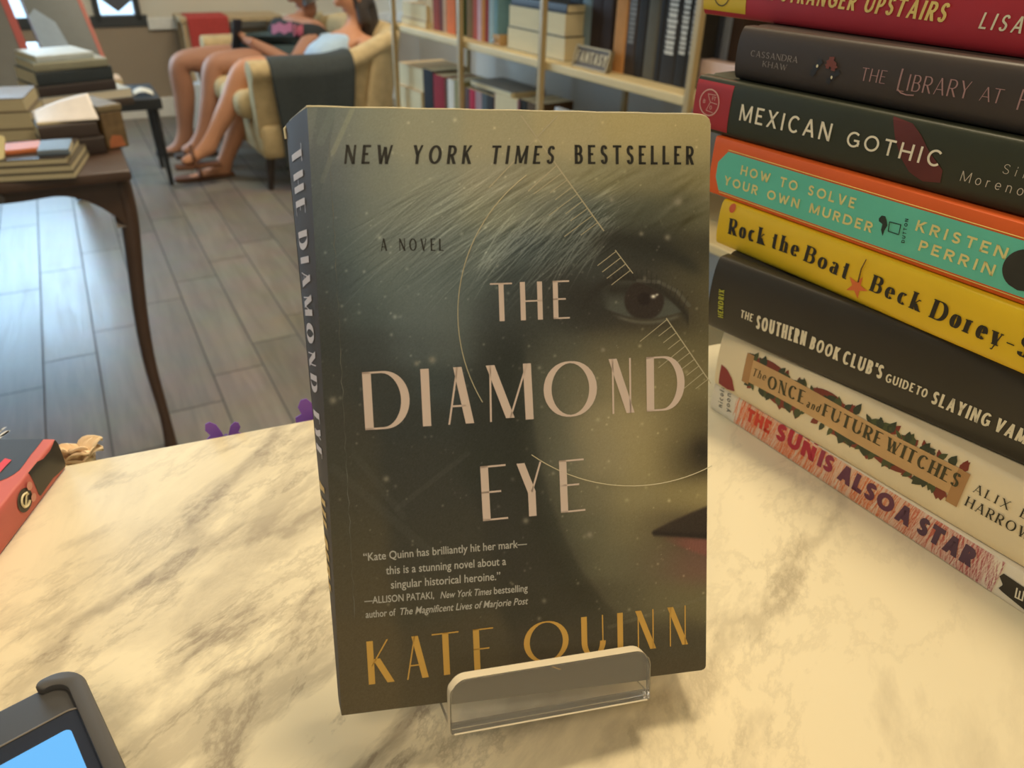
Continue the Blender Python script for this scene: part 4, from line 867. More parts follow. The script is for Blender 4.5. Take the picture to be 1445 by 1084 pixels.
mb = MB(); R_ = rrect(bx - .0006, by - .0006, TL_ - .0114, TW_ - .0114, .0066); mb.tube([(x, y, sg * .0203) for x, y in R_ + R_[:1]], .0004, 5); mb.build('bezel_rim', m_('worn_grey_rim', (120, 112, 100)), tab)
MB().prism(rrect(sc_[0][0], sc_[0][1], TL_ - .022, TW_ - .022, .0022), pr, .0200, .02035).build('screen', emitter('lit_blue_screen', (106, 186, 246), .95), tab)

# ------------------------------------------------------------------ things on the far edge of the counter
purple = m_('purple_paper', (132, 88, 190), .6)
def butterfly(px, py, label, rot, s):
    p = onz(px, py, ZC); a = float((p - ea) @ cd); base = cpt(a, .0022, -.012)
    r = empty('paper_butterfly', label, 'decoration', 'purple paper butterflies on the counter edge', base, (cd, cn, np.array([0, 0, 1.])))
    MB().tube([(0, 0, -.006), (0, 0, .004), (0, 0, .010)], [.0012, .0021, .0012], 8).build('body', m_('dark_purple_paper', (84, 56, 130)), r, smooth=True)
    for sgn, big in ((-1, 1.0), (1, .8)):
        P = [(0, 0), (.004, .010), (.010, .0185), (.016, .021), (.0195, .018), (.019, .011), (.014, .006), (.017, .001), (.014, -.005), (.008, -.006), (.003, -.003)]
        cr, sr = math.cos(rot), math.sin(rot)
        pts = [((x * cr - y * sr) * sgn * s * big, (x * sr + y * cr) * s * big + .004) for x, y in P]
        mb = MB().prism(pts, lambda x, y, t: (x + sgn * .001, .0018 + t + .12 * abs(x), y), 0, .0005); mb.build('wing', purple, r)
    return r
butterfly(318, 612, 'purple paper butterfly at the far counter edge, left of the novel', .25, .62)
butterfly(446, 588, 'purple paper butterfly half hidden behind the novel spine at the counter edge', .5, .75)
p = onz(104, 652, ZC); a = float((p - ea) @ cd); base = cpt(a, .006, -.03)
fl = empty('silk_flower', 'orange feathery flower at the far counter edge beside the coral book', 'flower', None, base, (cd, cn, np.array([0, 0, 1.])))
MB().tube([(0, -.002, -.09), (0, -.002, -.02), (0, 0, .02)], .0022, 8).build('stem', m_('leaf_green', (90, 110, 60)), fl, smooth=True)
for k in range(11):
    a = 2 * PI * k / 11; mb = MB(); out = .014 + .004 * math.sin(k * 2.3); hgt = .030 + .005 * math.sin(k * 1.7)
    def pet(s, t, a=a, out=out, hgt=hgt):
        w = .008 * math.sin(PI * min(s * .9 + .08, 1)) * (t - .5) * 2; rr = out * s ** 1.2; z = .018 + (hgt - .018) * math.sin(s * 2.0)
        return (rr * math.cos(a) - w * math.sin(a), .4 * rr * math.sin(a) + .7 * w * math.cos(a) + .004, z + .0012 * math.sin(t * 14))
    mb.grid(pet, 8, 6); mb.build('petal', m_('apricot_petal', (250, 214, 178), .7, .2, .12), fl, smooth=True, solid=.0005)

# ================================================================== the room
TH = math.radians(119.7); E2 = np.array([math.cos(TH), math.sin(TH), 0]); E1 = np.array([math.sin(TH), -math.cos(TH), 0]); ZZ = np.array([0, 0, 1.])
def rm(a, b, z=0.0): return E1 * a + E2 * b + ZZ * z
def obox(mb, f, a, b):
    x0, y0, z0 = a; x1, y1, z1 = b
    return mb.add([f(*q) for q in ((x0,y0,z0),(x1,y0,z0),(x1,y1,z0),(x0,y1,z0),(x0,y0,z1),(x1,y0,z1),(x1,y1,z1),(x0,y1,z1))], [(0,3,2,1),(4,5,6,7),(0,1,5,4),(1,2,6,5),(2,3,7,6),(3,0,4,7)])
def struct(name, mb, m, **k): return tag(mb.build(name, m, None, **k), kind='structure')
SB = 5.6                                    # distance of the back wall along E2
# floor of grey wood-look tiles, each row shifted by a fifth of a tile
def plank_mat():
    m = bpy.data.materials.new('grey_wood_tile'); m.use_nodes = True; nt = m.node_tree; b = nt.nodes['Principled BSDF']; L = nt.links.new
    ge = nt.nodes.new('ShaderNodeNewGeometry'); tc = nt.nodes.new('ShaderNodeTexCoord')
    mp = nt.nodes.new('ShaderNodeMapping'); mp.inputs['Rotation'].default_value = (0, 0, -TH); L(tc.outputs['Object'], mp.inputs['Vector'])
    m2 = nt.nodes.new('ShaderNodeMapping'); m2.inputs['Scale'].default_value = (2.2, 26, 1); L(mp.outputs['Vector'], m2.inputs['Vector'])
    ad = nt.nodes.new('ShaderNodeVectorMath'); L(m2.outputs['Vector'], ad.inputs[0]); L(ge.outputs['Random Per Island'], ad.inputs[1]); 
    no = nt.nodes.new('ShaderNodeTexNoise'); no.inputs['Scale'].default_value = 1.6; no.inputs['Detail'].default_value = 6; no.inputs['Distortion'].default_value = .8; L(ad.outputs[0], no.inputs['Vector'])
    n2 = nt.nodes.new('ShaderNodeTexNoise'); n2.inputs['Scale'].default_value = 7; n2.inputs['Detail'].default_value = 4; L(tc.outputs['Object'], n2.inputs['Vector'])
    mx = nt.nodes.new('ShaderNodeMix'); mx.data_type = 'RGBA'; mx.inputs[6].default_value = (*lin((104, 98, 91)), 1); mx.inputs[7].default_value = (*lin((152, 143, 130)), 1); L(no.outputs['Fac'], mx.inputs[0])
    hs = nt.nodes.new('ShaderNodeHueSaturation'); mr = nt.nodes.new('ShaderNodeMapRange'); mr.inputs['To Min'].default_value = .84; mr.inputs['To Max'].default_value = 1.12; L(ge.outputs['Random Per Island'], mr.inputs['Value']); L(mr.outputs['Result'], hs.inputs['Value']); L(mx.outputs[2], hs.inputs['Color'])
    m3 = nt.nodes.new('ShaderNodeMix'); m3.data_type = 'RGBA'; m3.blend_type = 'MULTIPLY'; m3.inputs[0].default_value = .3; L(hs.outputs['Color'], m3.inputs[6]); L(n2.outputs['Color'], m3.inputs[7]); L(m3.outputs[2], b.inputs['Base Color'])
    r = nt.nodes.new('ShaderNodeMapRange'); r.inputs['To Min'].default_value = .26; r.inputs['To Max'].default_value = .44; L(no.outputs['Fac'], r.inputs['Value']); L(r.outputs['Result'], b.inputs['Roughness'])
    b.inputs['Specular IOR Level'].default_value = .55
    return m
mb = MB(); pw, plen = .1415, .733
for i in range(-26, 27):
    x0 = -.266 + i * pw; off = 2.16 + .1466 * (i + 1)
    k0 = math.floor((-3.2 - off) / plen); k1 = math.ceil((SB + .1 - off) / plen)
    for k in range(k0, k1):
        y0 = off + k * plen; g = .0022
        if rm(x0, y0)[0] > 3.2: continue
        mb.add([rm(x0 + g, y0 + g, 0), rm(x0 + pw - g, y0 + g, 0), rm(x0 + pw - g, y0 + plen - g, 0), rm(x0 + g, y0 + plen - g, 0)], [(0, 1, 2, 3)])
npl = len(mb.f)
obox(mb, rm, (-4.2, -3.4, -.10), (4.0, SB + .3, -.0015))
fl_ = mb.build('floor', plank_mat(), None); fl_['kind'] = 'structure'; fl_.data.materials.append(mat('dark_grout', (84, 84, 86), .8))
for p in fl_.data.polygons:
    if p.index >= npl: p.material_index = 1
wall_u = mat('cream_wall_paint', (214, 208, 192), .8, .2, .03, 3); wall_l = mat('taupe_wall_paint', (158, 142, 122), .8, .2, .04, 3); white_trim = mat('white_trim_paint', (226, 224, 216), .5, .3)
dark_frame = mat('dark_window_frame', (64, 66, 66), .5)
# back wall with two window openings (heights .62 .. 2.3)
wins = [(-2.5, -.06), (.215, .475)]; ZS, ZT_ = .57, 2.35; mb = MB(); xs = [-4.2]
for a, b in wins: xs += [a, b]
xs.append(4.0)
for k in range(0, len(xs) - 1):
    if k % 2 == 0: obox(mb, rm, (xs[k], SB, ZS), (xs[k + 1], SB + .12, ZT_))
obox(mb, rm, (-4.2, SB, ZT_), (4.0, SB + .12, 2.8)); struct('wall_back', mb, wall_u)
mb = MB(); obox(mb, rm, (-4.2, SB - .012, 0), (4.0, SB + .12, ZS)); struct('wall_back_lower', mb, wall_l)
mb = MB(); obox(mb, rm, (.50, SB - .035, ZS - .05), (4.0, SB - .0125, ZS + .02)); struct('trim_1', mb, white_trim, bevel=.006)
mb = MB(); obox(mb, rm, (-4.2, SB - .03, 0), (4.0, SB - .0125, .12)); struct('baseboard_back', mb, white_trim, bevel=.004)
def pane_mat():
    m = bpy.data.materials.new('window_glass'); m.use_nodes = True; nt = m.node_tree
    for n in list(nt.nodes):
        if n.type != 'OUTPUT_MATERIAL': nt.nodes.remove(n)
    t = nt.nodes.new('ShaderNodeBsdfTransparent'); g = nt.nodes.new('ShaderNodeBsdfGlossy'); g.inputs['Roughness'].default_value = .03; mx = nt.nodes.new('ShaderNodeMixShader'); mx.inputs[0].default_value = .06
    nz = nt.nodes.new('ShaderNodeTexNoise'); nz.inputs['Scale'].default_value = 3; rp = nt.nodes.new('ShaderNodeMapRange'); rp.inputs['To Min'].default_value = .04; rp.inputs['To Max'].default_value = .08
    nt.links.new(nz.outputs['Fac'], rp.inputs['Value']); nt.links.new(rp.outputs['Result'], mx.inputs[0])
    nt.links.new(t.outputs[0], mx.inputs[1]); nt.links.new(g.outputs[0], mx.inputs[2]); nt.links.new(mx.outputs[0], nt.nodes['Material Output'].inputs[0]); return m
glass = pane_mat()
def window(n, a, b, z0, z1, mull):
    w = bpy.data.objects.new('window_%d' % n, None); COL.objects.link(w); w['kind'] = 'structure'
    mb = MB(); t = .035; y0, y1 = SB - .02, SB + .06
    for q in ((a, z0, a + t, z1), (b - t, z0, b, z1), (a, z1 - t, b, z1), (a - .03, z0 - .03, b + .03, z0 + t)):
        obox(mb, rm, (q[0], y0, q[1]), (q[2], y1, q[3]))
    for x in mull: obox(mb, rm, (x - .02, y0, z0), (x + .02, y1, z1))
    mb.build('window_frame', dark_frame, w, bevel=.003)
    obox(MB(), rm, (a, SB + .03, z0), (b, SB + .034, z1)).build('pane', glass, w)
    c = rm((a + b) / 2, SB + .35, (z0 + z1) / 2 + .1)
    return c
c1 = window(1, -2.5, -.06, ZS, ZT_, (-1.7, -.88)); c2 = window(2, .215, .475, ZS, ZT_, ())
area('sky_light', c1, c1 - E2, 2.6, 1.9, 165, (.50, .76, 1.0)); area('sky_light', c2, c2 - E2, .34, 1.9, 2.6, (.50, .76, 1.0))
mb = MB(); P = [onpl(x, y, rm(0, SB - .05), E2) for x, y in ((139, -3), (190, -3), (182, 4), (167, 17), (150, 5))]
mb.add(P + [p + E2 * .006 for p in P], [(0,1,2,3,4), (9,8,7,6,5)] + [(i, (i+1) % 5, 5 + (i+1) % 5, 5 + i) for i in range(5)])
P2 = [onpl(139, -3, rm(0, SB - .05), E2), onpl(190, -3, rm(0, SB - .05), E2)]
mb.add([P2[0], P2[1], P2[1] + ZZ * .7, P2[0] + ZZ * .7] + [p + E2 * .006 for p in (P2[0], P2[1], P2[1] + ZZ * .7, P2[0] + ZZ * .7)], [(0,1,2,3),(7,6,5,4),(0,4,5,1),(1,5,6,2),(2,6,7,3),(3,7,4,0)])
tag(mb.build('pennant', mat('grey_banner_cloth', (92, 94, 98), .8), None), 'grey pointed pennant hanging in front of the narrow blue window', 'pennant')

# bookcase line and the wall behind it
zsh = -.32 + CAM[2]
SA, SBp = onz(565, 36, zsh), onz(980, 140, zsh); sd = nrm(SA - SBp); sn = np.array([sd[1], -sd[0], 0])
def sp_(t, rec, z): q = SBp + sd * t + sn * rec; return np.array([q[0], q[1], z])
def tpx(px, py, rec): q = onpl(px, py, SBp + sn * rec, sn); return float((q - SBp) @ sd), float(q[2])
mb = MB(); obox(mb, sp_, (-4.6, .40, 0), (1.66, .52, 2.8)); obox(mb, sp_, (1.54, .52, 0), (1.66, 1.37, 2.8)); obox(mb, sp_, (1.661, 1.25, 0), (3.9, 1.37, 2.8)); struct('wall_right', mb, mat('pale_grey_wall_paint', (196, 194, 188), .8, .2, .03, 3))
mb = MB(); obox(mb, sp_, (1.67, 1.225, .52), (3.4, 1.25, .60)); struct('trim_2', mb, white_trim, bevel=.006)
mb = MB(); obox(mb, rm, (-4.2, -3.4, 0), (-4.08, SB, 2.8)); struct('wall_left', mb, wall_u)
mb = MB(); obox(mb, rm, (-4.2, -3.4, 0), (4.0, -3.28, 2.8)); struct('wall_front', mb, wall_u)
mb = MB(); obox(mb, rm, (-4.2, -3.4, 2.8), (4.0, SB + .2, 2.9)); struct('ceiling', mb, mat('ceiling_paint', (220, 212, 196), .85, .2))

# ------------------------------------------------------------------ bookcase
brass = mat('pale_brass', (178, 156, 112), .4, .5, .06, 20); shelf_wood = mat('cream_shelf_board', (218, 196, 146), .5, .35, .05, 12)
bc = empty('bookcase', 'open shelving unit with pale brass posts and cream boards along the right wall', 'bookcase', None, sp_(.5, .15, 0))
def loc(f, o): return lambda *q: f(*q) - o
o_bc = sp_(.5, .15, 0); lb = loc(sp_, o_bc); tp = [tpx(x, 80, 0)[0] for x in (560, 652, 767, 983)] + [-.62]
for t in tp:
    for rec in (-.006, .315): obox(MB(), lb, (t - .0085, rec - .0085, 0), (t + .0085, rec + .0085, 2.1)).build('post', brass, bc, bevel=.002)
zlow = .495
for z in (zsh, zlow, .16, 1.12, 1.46, 1.80): obox(MB(), lb, (-.66, .003, z - .022), (tp[0] + .03, .306, z)).build('shelf_board', shelf_wood, bc, bevel=.003)
def shelf_book(x0, x1, py, zs, rec, H, dep, rgb, label, group, lettered=None, pages=False, lean=0.0):
    t1, _ = tpx(x0, py, rec); t0, _ = tpx(x1, py, rec); T = max(t1 - t0 - .0008, .008); O = sp_(t0 + .0004, rec, zs)
    X = ZZ; Y = sn; Zv = np.cross(X, Y)
    if pages: O = O + sn * dep + sd * T; Y = -sn; Zv = np.cross(X, Y)
    if lean:
        X = nrm(ZZ * math.cos(lean) + sd * math.sin(lean)); Zv = np.cross(X, Y)
    r = empty('book', label, 'book', group, O, (X, Y, Zv)); n_ = 'book_cover_%d_%d_%d' % tuple(rgb)
    book_parts(r, H, dep, T, mat(n_, rgb, .7, .15), cream, min(.003, T * .2), 2.6, .0012)
    if lettered:
        mb = MB(); rg = np.random.default_rng(int(x0)); u = H * .95
        while u > H * .32:
            du = rg.uniform(.006, .010); w = T * rg.uniform(.28, .34)
            mb.add([(u, -min(.003, T*.2) - .0006, T / 2 - w), (u - du, -min(.003, T*.2) - .0006, T / 2 - w), (u - du, -min(.003, T*.2) - .0006, T / 2 + w * .8), (u, -min(.003, T*.2) - .0006, T / 2 + w)], [(0, 1, 2, 3)]); u -= du + rg.uniform(.002, .004)
        o = mb.build('spine_lettering', mat('ink_on_spine_%d' % lettered[0], lettered, .5), r); o['kind'] = 'stuff'
    return r, O, T
GU, GL_ = 'books on the middle board of the bookcase', 'books on the lower board of the bookcase'
# first bay, left of the second post
def upright(rows, zs, rec, H, dep, g, py):
    for x0, x1, rgb, lab, kw in rows:
        h = kw.pop('H', H); shelf_book(x0, x1, kw.pop('py', py), zs, rec, h, dep, rgb, lab, g, **kw)
upright([(602, 612, (214, 190, 150), 'cream narrow book, first upright one right of the flat books in the far bay', {}),
         (612, 621, (150, 66, 50), 'brick red book beside the cream narrow one in the far bay', {}),
         (621, 626, (112, 62, 56), 'thin plum book between two redder ones in the far bay', {}),
         (626, 631, (196, 160, 130), 'thin beige book left of the orange one in the far bay', {}),
         (631, 644, (224, 116, 60), 'bright orange book next to the second post', {'H': .2}),
         (644, 650, (86, 110, 78), 'thin green book behind the second post', {})], zsh, .06, .21, .14, GU, 40)
upright([(659, 668, (120, 92, 48), 'olive brown book just right of the second post', {}),
         (668, 674, (176, 84, 66), 'rust book, second one right of the second post', {}),
         (674, 680, (206, 170, 176), 'pale pink book right of the second post', {}),
         (680, 685, (196, 132, 60), 'ochre book between pink and dark red in the second bay', {}),
         (685, 690, (150, 52, 44), 'dark red book in the second bay', {}),
         (690, 697, (170, 196, 204), 'pale blue book in the second bay', {}),
         (697, 703, (120, 158, 168), 'teal thin book, last upright one left of the two flat thick books', {})], zsh, .06, .22, .14, GU, 50)
# dark fantasy row
dk = (54, 50, 46)
upright([(800, 818, (64, 70, 76), 'slate book partly behind the wooden sign', {}),
         (818, 831, (128, 146, 152), 'pale blue-grey book behind the wooden sign', {}),
         (831, 846, (62, 52, 50), 'dark brown book behind the wooden sign', {}),
         (846, 861, (70, 60, 58), 'dark plum book at the right end of the wooden sign', {})], zsh, .12, .22, .15, GU, 80)
upright([(862, 878, (196, 140, 84), 'tan orange book standing right of the wooden sign', {}),
         (879, 893, (70, 60, 54), 'dark book with grey spine lettering, right of the tan orange one', {'lettered': (120, 112, 100)}),
         (893, 906, (50, 46, 42), 'near-black book, second after the tan orange one', {}),
         (906, 922, (96, 90, 76), 'mottled olive grey book in the middle of the dark row', {}),
         (922, 930, (48, 44, 40), 'thin near-black book left of the big white-lettered one', {}),
         (930, 951, (56, 52, 48), 'thick black book with white spine letters, the wider of two', {'lettered': (206, 200, 186)}),
         (951, 966, (50, 47, 43), 'black book with white spine letters, the narrower of two', {'lettered': (196, 190, 176)}),
         (966, 976, (60, 56, 50), 'thin black book with grey letters against the nearest post', {'lettered': (150, 144, 132)})], zsh, .075, .235, .155, GU, 110)
upright([(998, 1008, (54, 52, 50), 'dark book with grey letters seen between the nearest post and the tall stack', {'lettered': (150, 146, 138)}),
         (1008, 1016, (66, 70, 78), 'slate book seen between the nearest post and the tall stack', {}),
         (1016, 1027, (138, 142, 148), 'grey-blue book seen between the nearest post and the tall stack', {}),
         (1027, 1042, (74, 58, 48), 'brown book seen just left of the tall stack', {})], zsh + .066, .14, .2, .13, GU, 75)
def flat_book(t0, t1, rec, z, T, dep, rgb, label, group, pages=True, m=None, name='book', pg=None):
    O = sp_(t1, rec, z); X, Y = -sd, sn
    if pages: O = sp_(t0, rec + dep, z); X, Y = sd, -sn
    r = empty(name, label, 'book', group, O, (X, Y, ZZ)); book_parts(r, t1 - t0, dep, T, mat('book_cover_%d_%d_%d' % tuple(rgb), rgb, .5), pg or cream, .002, 3, .0015); return r
ta, tb = tpx(600, 20, .04)[0], tpx(566, 20, .04)[0]
flat_book(ta, tb, .04, zsh, .024, .17, (150, 118, 84), 'brown flat book at the far end of the middle board', GU)
flat_book(ta + .004, tb - .003, .045, zsh + .024, .05, .16, (212, 190, 152), 'thick cream flat book on the brown one at the far end', GU)
ta, tb = tpx(797, 60, .05)[0], tpx(716, 60, .05)[0]
flat_book(ta, tb, .05, zsh, .062, .17, (70, 60, 54), 'thick flat book with cream page edges, lower of two beside the third post', GU)
flat_book(ta + .006, tb - .004, .052, zsh + .062, .060, .165, (62, 56, 54), 'thick flat book with cream page edges, middle of three beside the third post', GU)
flat_book(ta + .004, tb - .012, .055, zsh + .122, .022, .16, (48, 46, 46), 'black flat book topping the two thick cream-edged books', GU, pages=False)
flat_book(tpx(1046, 90, .10)[0], tpx(988, 90, .10)[0], .10, zsh, .033, .18, (206, 172, 160), 'pink flat book, lower of two behind the nearest post', GU, pages=False)
flat_book(tpx(1046, 90, .10)[0] + .004, tpx(988, 90, .10)[0] - .002, .10, zsh + .033, .033, .18, (216, 186, 172), 'pale rose flat book, upper of two behind the nearest post', GU, pages=False)
# leaning brown slat, wooden block and knob
t0 = tpx(708, 36, .07)[0]
r = empty('wooden_block', 'small tan wooden block lying beside the pale upright books', 'block', None, sp_(t0, .05, zsh)); sl_ = lambda a, b, c: sd * a + sn * b + ZZ * c
obox(MB(), sl_, (-.022, 0, 0), (.022, .06, .03)).build('block_body', mat('tan_wood', (196, 156, 104), .6), r, bevel=.002); MB().tube([sl_(-.005, -.002, .016), sl_(-.005, -.014, .016)], [.004, .007], 10).build('knob', mat('polished_steel', (220, 220, 220), .15, .5, 0, 10, 1.0), r)
a, b = sp_(tpx(712, 34, .08)[0], .12, zsh + .032), sp_(tpx(733, 0, .08)[0] - .01, .12, zsh + .135)
# wooden sign
A_, B_ = sp_(tpx(808, 84, .03)[0], .03, zsh), sp_(tpx(856, 93, .03)[0], .03, zsh); dS = nrm(B_ - A_); uS = nrm(ZZ * .95 + sn * .25); nS = np.cross(dS, uS); wS = float(np.linalg.norm(B_ - A_)); hS = .056
sg_ = empty('shelf_sign', 'small brown wooden sign reading FANTASY on the middle board of the bookcase', 'sign', None, A_, (dS, uS, nS))
MB().box((0, 0, -.010), (wS, hS, -.001)).build('sign_board', mat('brown_sign_wood', (96, 80, 58), .6), sg_)
mb = MB()
for q in ((0, 0, wS, .005), (0, hS - .005, wS, hS), (0, 0, .005, hS), (wS - .005, 0, wS, hS)): mb.box((q[0], q[1], -.011), (q[2], q[3], .003))
mb.build('sign_frame', mat('weathered_sign_frame', (176, 160, 124), .6), sg_)
mb = MB(); text(mb, 'FANTASY', lambda u, v: (u, v, .0008), .009, .014, wS - .009, .014, .029, thick=.2, thin=.16, gap=.14); mb.build('sign_lettering', mat('sign_letter_cream', (206, 188, 146), .6), sg_)
# lower board
upright([(598, 612, (46, 46, 48), 'black book, first on the lower board right of the big cream books', {'H': .172}),
         (612, 628, (150, 44, 52), 'red book on the lower board left of the second post', {'H': .165}),
         (628, 632, (96, 74, 60), 'thin brown book between red and white on the lower board', {'H': .16}),
         (632, 642, (222, 216, 204), 'white book on the lower board left of the second post', {'H': .165}),
         (642, 650, (142, 136, 92), 'olive book on the lower board touching the second post', {'H': .165}),
         (657, 663, (104, 84, 84), 'mauve brown book on the lower board right of the second post', {'H': .155}),
         (663, 671, (196, 60, 84), 'pink-red narrow book on the lower board', {'H': .155}),
         (671, 680, (196, 178, 196), 'lilac book right of the pink-red narrow one', {'H': .155}),
         (680, 688, (98, 110, 120), 'blue-grey book on the lower board', {'H': .155}),
         (688, 697, (62, 62, 64), 'charcoal book left of the fat lilac-edged one', {'H': .155})], zlow, .03, .17, .13, GL_, 125)
shelf_book(698, 731, 125, zlow, .03, .168, .13, (178, 136, 160), 'fat lilac-covered book showing its cream page edges on the lower board', GL_, pages=True)
upright([(732, 745, (48, 46, 42), 'black book right of the fat lilac-covered one', {}), (745, 761, (96, 76, 54), 'brown book against the third post on the lower board', {}),
         (823, 832, (134, 42, 52), 'dark red book standing behind the white face-out cover', {}),
         (842, 852, (150, 122, 88), 'tan book on the lower board of the third bay', {'H': .15}), (852, 866, (196, 178, 140), 'cream book on the lower board of the third bay', {'H': .155}), (866, 876, (124, 108, 84), 'khaki book on the lower board of the third bay', {'H': .15})], zlow, .04, .172, .13, GL_, 130)
shelf_book(880, 890, 150, zlow, .05, .17, .12, (74, 66, 58), 'dark thin book leaning to the right on the lower board', GL_, lean=-.35)
ta, tb = tpx(720, 92, .03)[0], tpx(662, 92, .03)[0]
flat_book(ta, tb, .035, zlow + .1705 if False else zlow + .1665, .016, .13, (150, 150, 146), 'grey flat book laid on top of the lower row', GL_)
ta, tb = tpx(597, 125, .03)[0], tpx(566, 125, .03)[0]
flat_book(ta, tb + .01, .02, zlow, .085, .2, (190, 160, 118), 'big tan book lying at the far end of the lower board, lower of two', GL_)
flat_book(ta, tb + .01, .03, zlow + .085, .08, .19, (206, 178, 134), 'big tan book lying at the far end of the lower board, upper of two', GL_)
# white face-out cover
A_, B_ = sp_(tpx(778, 150, .02)[0], .012, zlow), sp_(tpx(822, 150, .02)[0], .012, zlow); dS = nrm(B_ - A_); wS = float(np.linalg.norm(B_ - A_)); uS = nrm(ZZ + sn * .12); nS = np.cross(dS, uS)
fo = empty('book', 'glossy white book displayed face-out with tan panels on the lower board', 'book', GL_, A_, (dS, uS, nS))
MB().box((0, 0, -.014), (wS, .185, -.0125)).build('back_cover', mat('white_gloss_cover', (214, 220, 226), .12, .5), fo); MB().box((.001, .001, -.0124), (wS - .001, .184, -.0012)).build('page_block', white_pages, fo); MB().box((0, 0, -.0011), (wS, .185, 0)).build('front_cover', mat('white_gloss_cover', (214, 220, 226), .12, .5), fo)
mb = MB()
for i in range(4): mb.box((wS * .42, .045 + i * .033, .0001), (wS * .92, .070 + i * .033, .0006))
o = mb.build('cover_panels', mat('tan_print', (196, 158, 110), .4), fo); o['kind'] = 'stuff'

# ================================================================== table on the left
ZTB = .68; TC = onz(184, 240, ZTB)
wood = mat('dark_walnut', (74, 56, 46), .35, .5, .12, 14)
tb_ = empty('display_table', 'dark wooden antique table with curved legs at the left, piled with books', 'table', None, (TC[0], TC[1], 0))
to = np.array([TC[0], TC[1], 0]); T0 = lambda a, b, z: to + E1 * a + E2 * b + ZZ * z
tl_ = lambda a, b, z: E1 * a + E2 * b + ZZ * z
TWD, TDP = 1.25, 2.1
prof = []
obox(MB(), tl_, (-TWD, 0, ZTB - .022), (0, TDP, ZTB)).build('tabletop', wood, tb_, bevel=.006, smooth=True)
def apron(fr, L):                      # scalloped lower edge
    n = 60; top = ZTB - .022; vs = []; fs = []; mb = MB()
    for i in range(n + 1):
        s = i / n; u = s * L; e = min(s, 1 - s) * L
        zb = ZTB - .040 - .085 * max(0, 1 - e / .13) ** 2.2 - .008 * abs(math.sin(s * PI * 3)) ** 3
        vs += [fr(u, 0, top), fr(u, 0, zb), fr(u, .02, top), fr(u, .02, zb)]
    for i in range(n):
        a, b = 4 * i, 4 * i + 4
        fs += [(a, b, b+1, a+1), (a+2, a+3, b+3, b+2), (a+1, b+1, b+3, a+3), (a, a+2, b+2, b)]
    return mb.add(vs, fs)
apron(lambda u, w, z: tl_(-.03 - u, .03 + w, z), TWD - .06).build('apron', wood, tb_, smooth=True)
apron(lambda u, w, z: tl_(-.03 - w, .03 + u, z), TDP - .06).build('apron', wood, tb_, smooth=True)
MB().tube([tl_(-.24, .030, ZTB - .034), tl_(-.24, .016, ZTB - .034)], [.008, .010], 12).build('drawer_knob', mat('tarnished_brass', (110, 104, 100), .4, .5, .1, 20, .6), tb_)
D0, D1 = float((TC - CAM) @ FW), float((onz(243, 645, 0.0) - CAM) @ FW)
lp = [(158, 248, 50), (166, 268, 40), (177, 284, 27), (185, 317, 25), (192, 395, 20.5), (202, 472, 18.6), (215, 530, 16.5), (228, 569, 14), (237, 605, 14), (243, 636, 19), (244, 644, 20)]
P = []; Rd = []
for x, y, w in lp:
    f = (y - 248) / (644 - 248); d = D0 + .05 + (D1 - D0 - .05) * f; P.append(deep(x, y, d) - to); Rd.append(w * d / FPX / 2)
P[-1][2] = .004
MB().tube(P, Rd, 14).build('leg', wood, tb_, smooth=True, subsurf=1)
c = np.array([tl_(-.06, .06, 0)]).reshape(3)
for dx, dy in ((-TWD + .12, 0), (0, TDP - .12), (-TWD + .12, TDP - .12)):
    sh = tl_(dx, dy, 0); mx_, my_ = (-1 if dx else 1), (1 if dy else -1)
    Q = []
    for p in P:
        v = p - c; a, b = v @ E1, v @ E2; a = -a if dx else a; b = -b if dy else b
        q = c + sh + E1 * (a if dx else a) + E2 * b; q[2] = p[2]; Q.append(q)
    if not dx:
        mv = (onz(112, 283, 0.0) - to - Q[-1]) * np.array([1, 1, 0]); Q = [q + mv for q in Q]
    MB().tube(Q, Rd, 14).build('leg', wood, tb_, smooth=True, subsurf=1)

def lying(pl, pr, z, T, dep, rgb, label, pages=True, group='books piled on the dark table', ext=0.0, pg=None, inset=0.0):
    A, B = onz(*pl, z), onz(*pr, z); d = nrm(B - A); inw = np.array([-d[1], d[0], 0]); A = A - d * ext + inw * inset; B = B + inw * inset; L = float(np.linalg.norm(B - A))
    if pages: O, X, Y = B + inw * dep, -d, -inw
    else: O, X, Y = A, d, inw
    r = empty('book', label, 'book', group, O, (X, Y, ZZ)); book_parts(r, L, dep, T, mat('book_cover_%d_%d_%d' % tuple(rgb), rgb, .45), pg or cream, .003, 2.6, .0018); return A, d, inw, L
def stacked(ref, z, T, L, dep, rgb, label, a0=0.0, b0=0.0, yaw=0.0, pages=True, group='books piled on the dark table', pg=None):
    A, d, inw, _ = ref; d2 = d * math.cos(yaw) + inw * math.sin(yaw); i2 = -d * math.sin(yaw) + inw * math.cos(yaw)
    O = np.array([*(A + d * a0 + inw * b0)[:2], z])
    if pages: O, X, Y = O + d2 * L + i2 * dep, -d2, -i2
    else: X, Y = d2, i2
    r = empty('book', label, 'book', group, O, (X, Y, ZZ)); book_parts(r, L, dep, T, mat('book_cover_%d_%d_%d' % tuple(rgb), rgb, .45), pg or cream, .003, 2.6, .0018); return r
old = pages_mat('aged_page_edges', (196, 184, 150))
S1 = lying((0, 258), (107, 252), ZTB, .0135, .17, (82, 76, 66), 'book with aged page edges, lowest of the flat pile at the table front', ext=.06, pg=old)
stacked(S1, ZTB + .0135, .0135, S1[3] - .004, .165, (96, 88, 74), 'book with aged page edges, middle of the flat pile at the table front', .002, .002, pg=old)
stacked(S1, ZTB + .027, .013, S1[3] - .012, .16, (70, 62, 56), 'book with aged page edges, topmost of the flat pile at the table front', .003, .003, .02, pg=old)
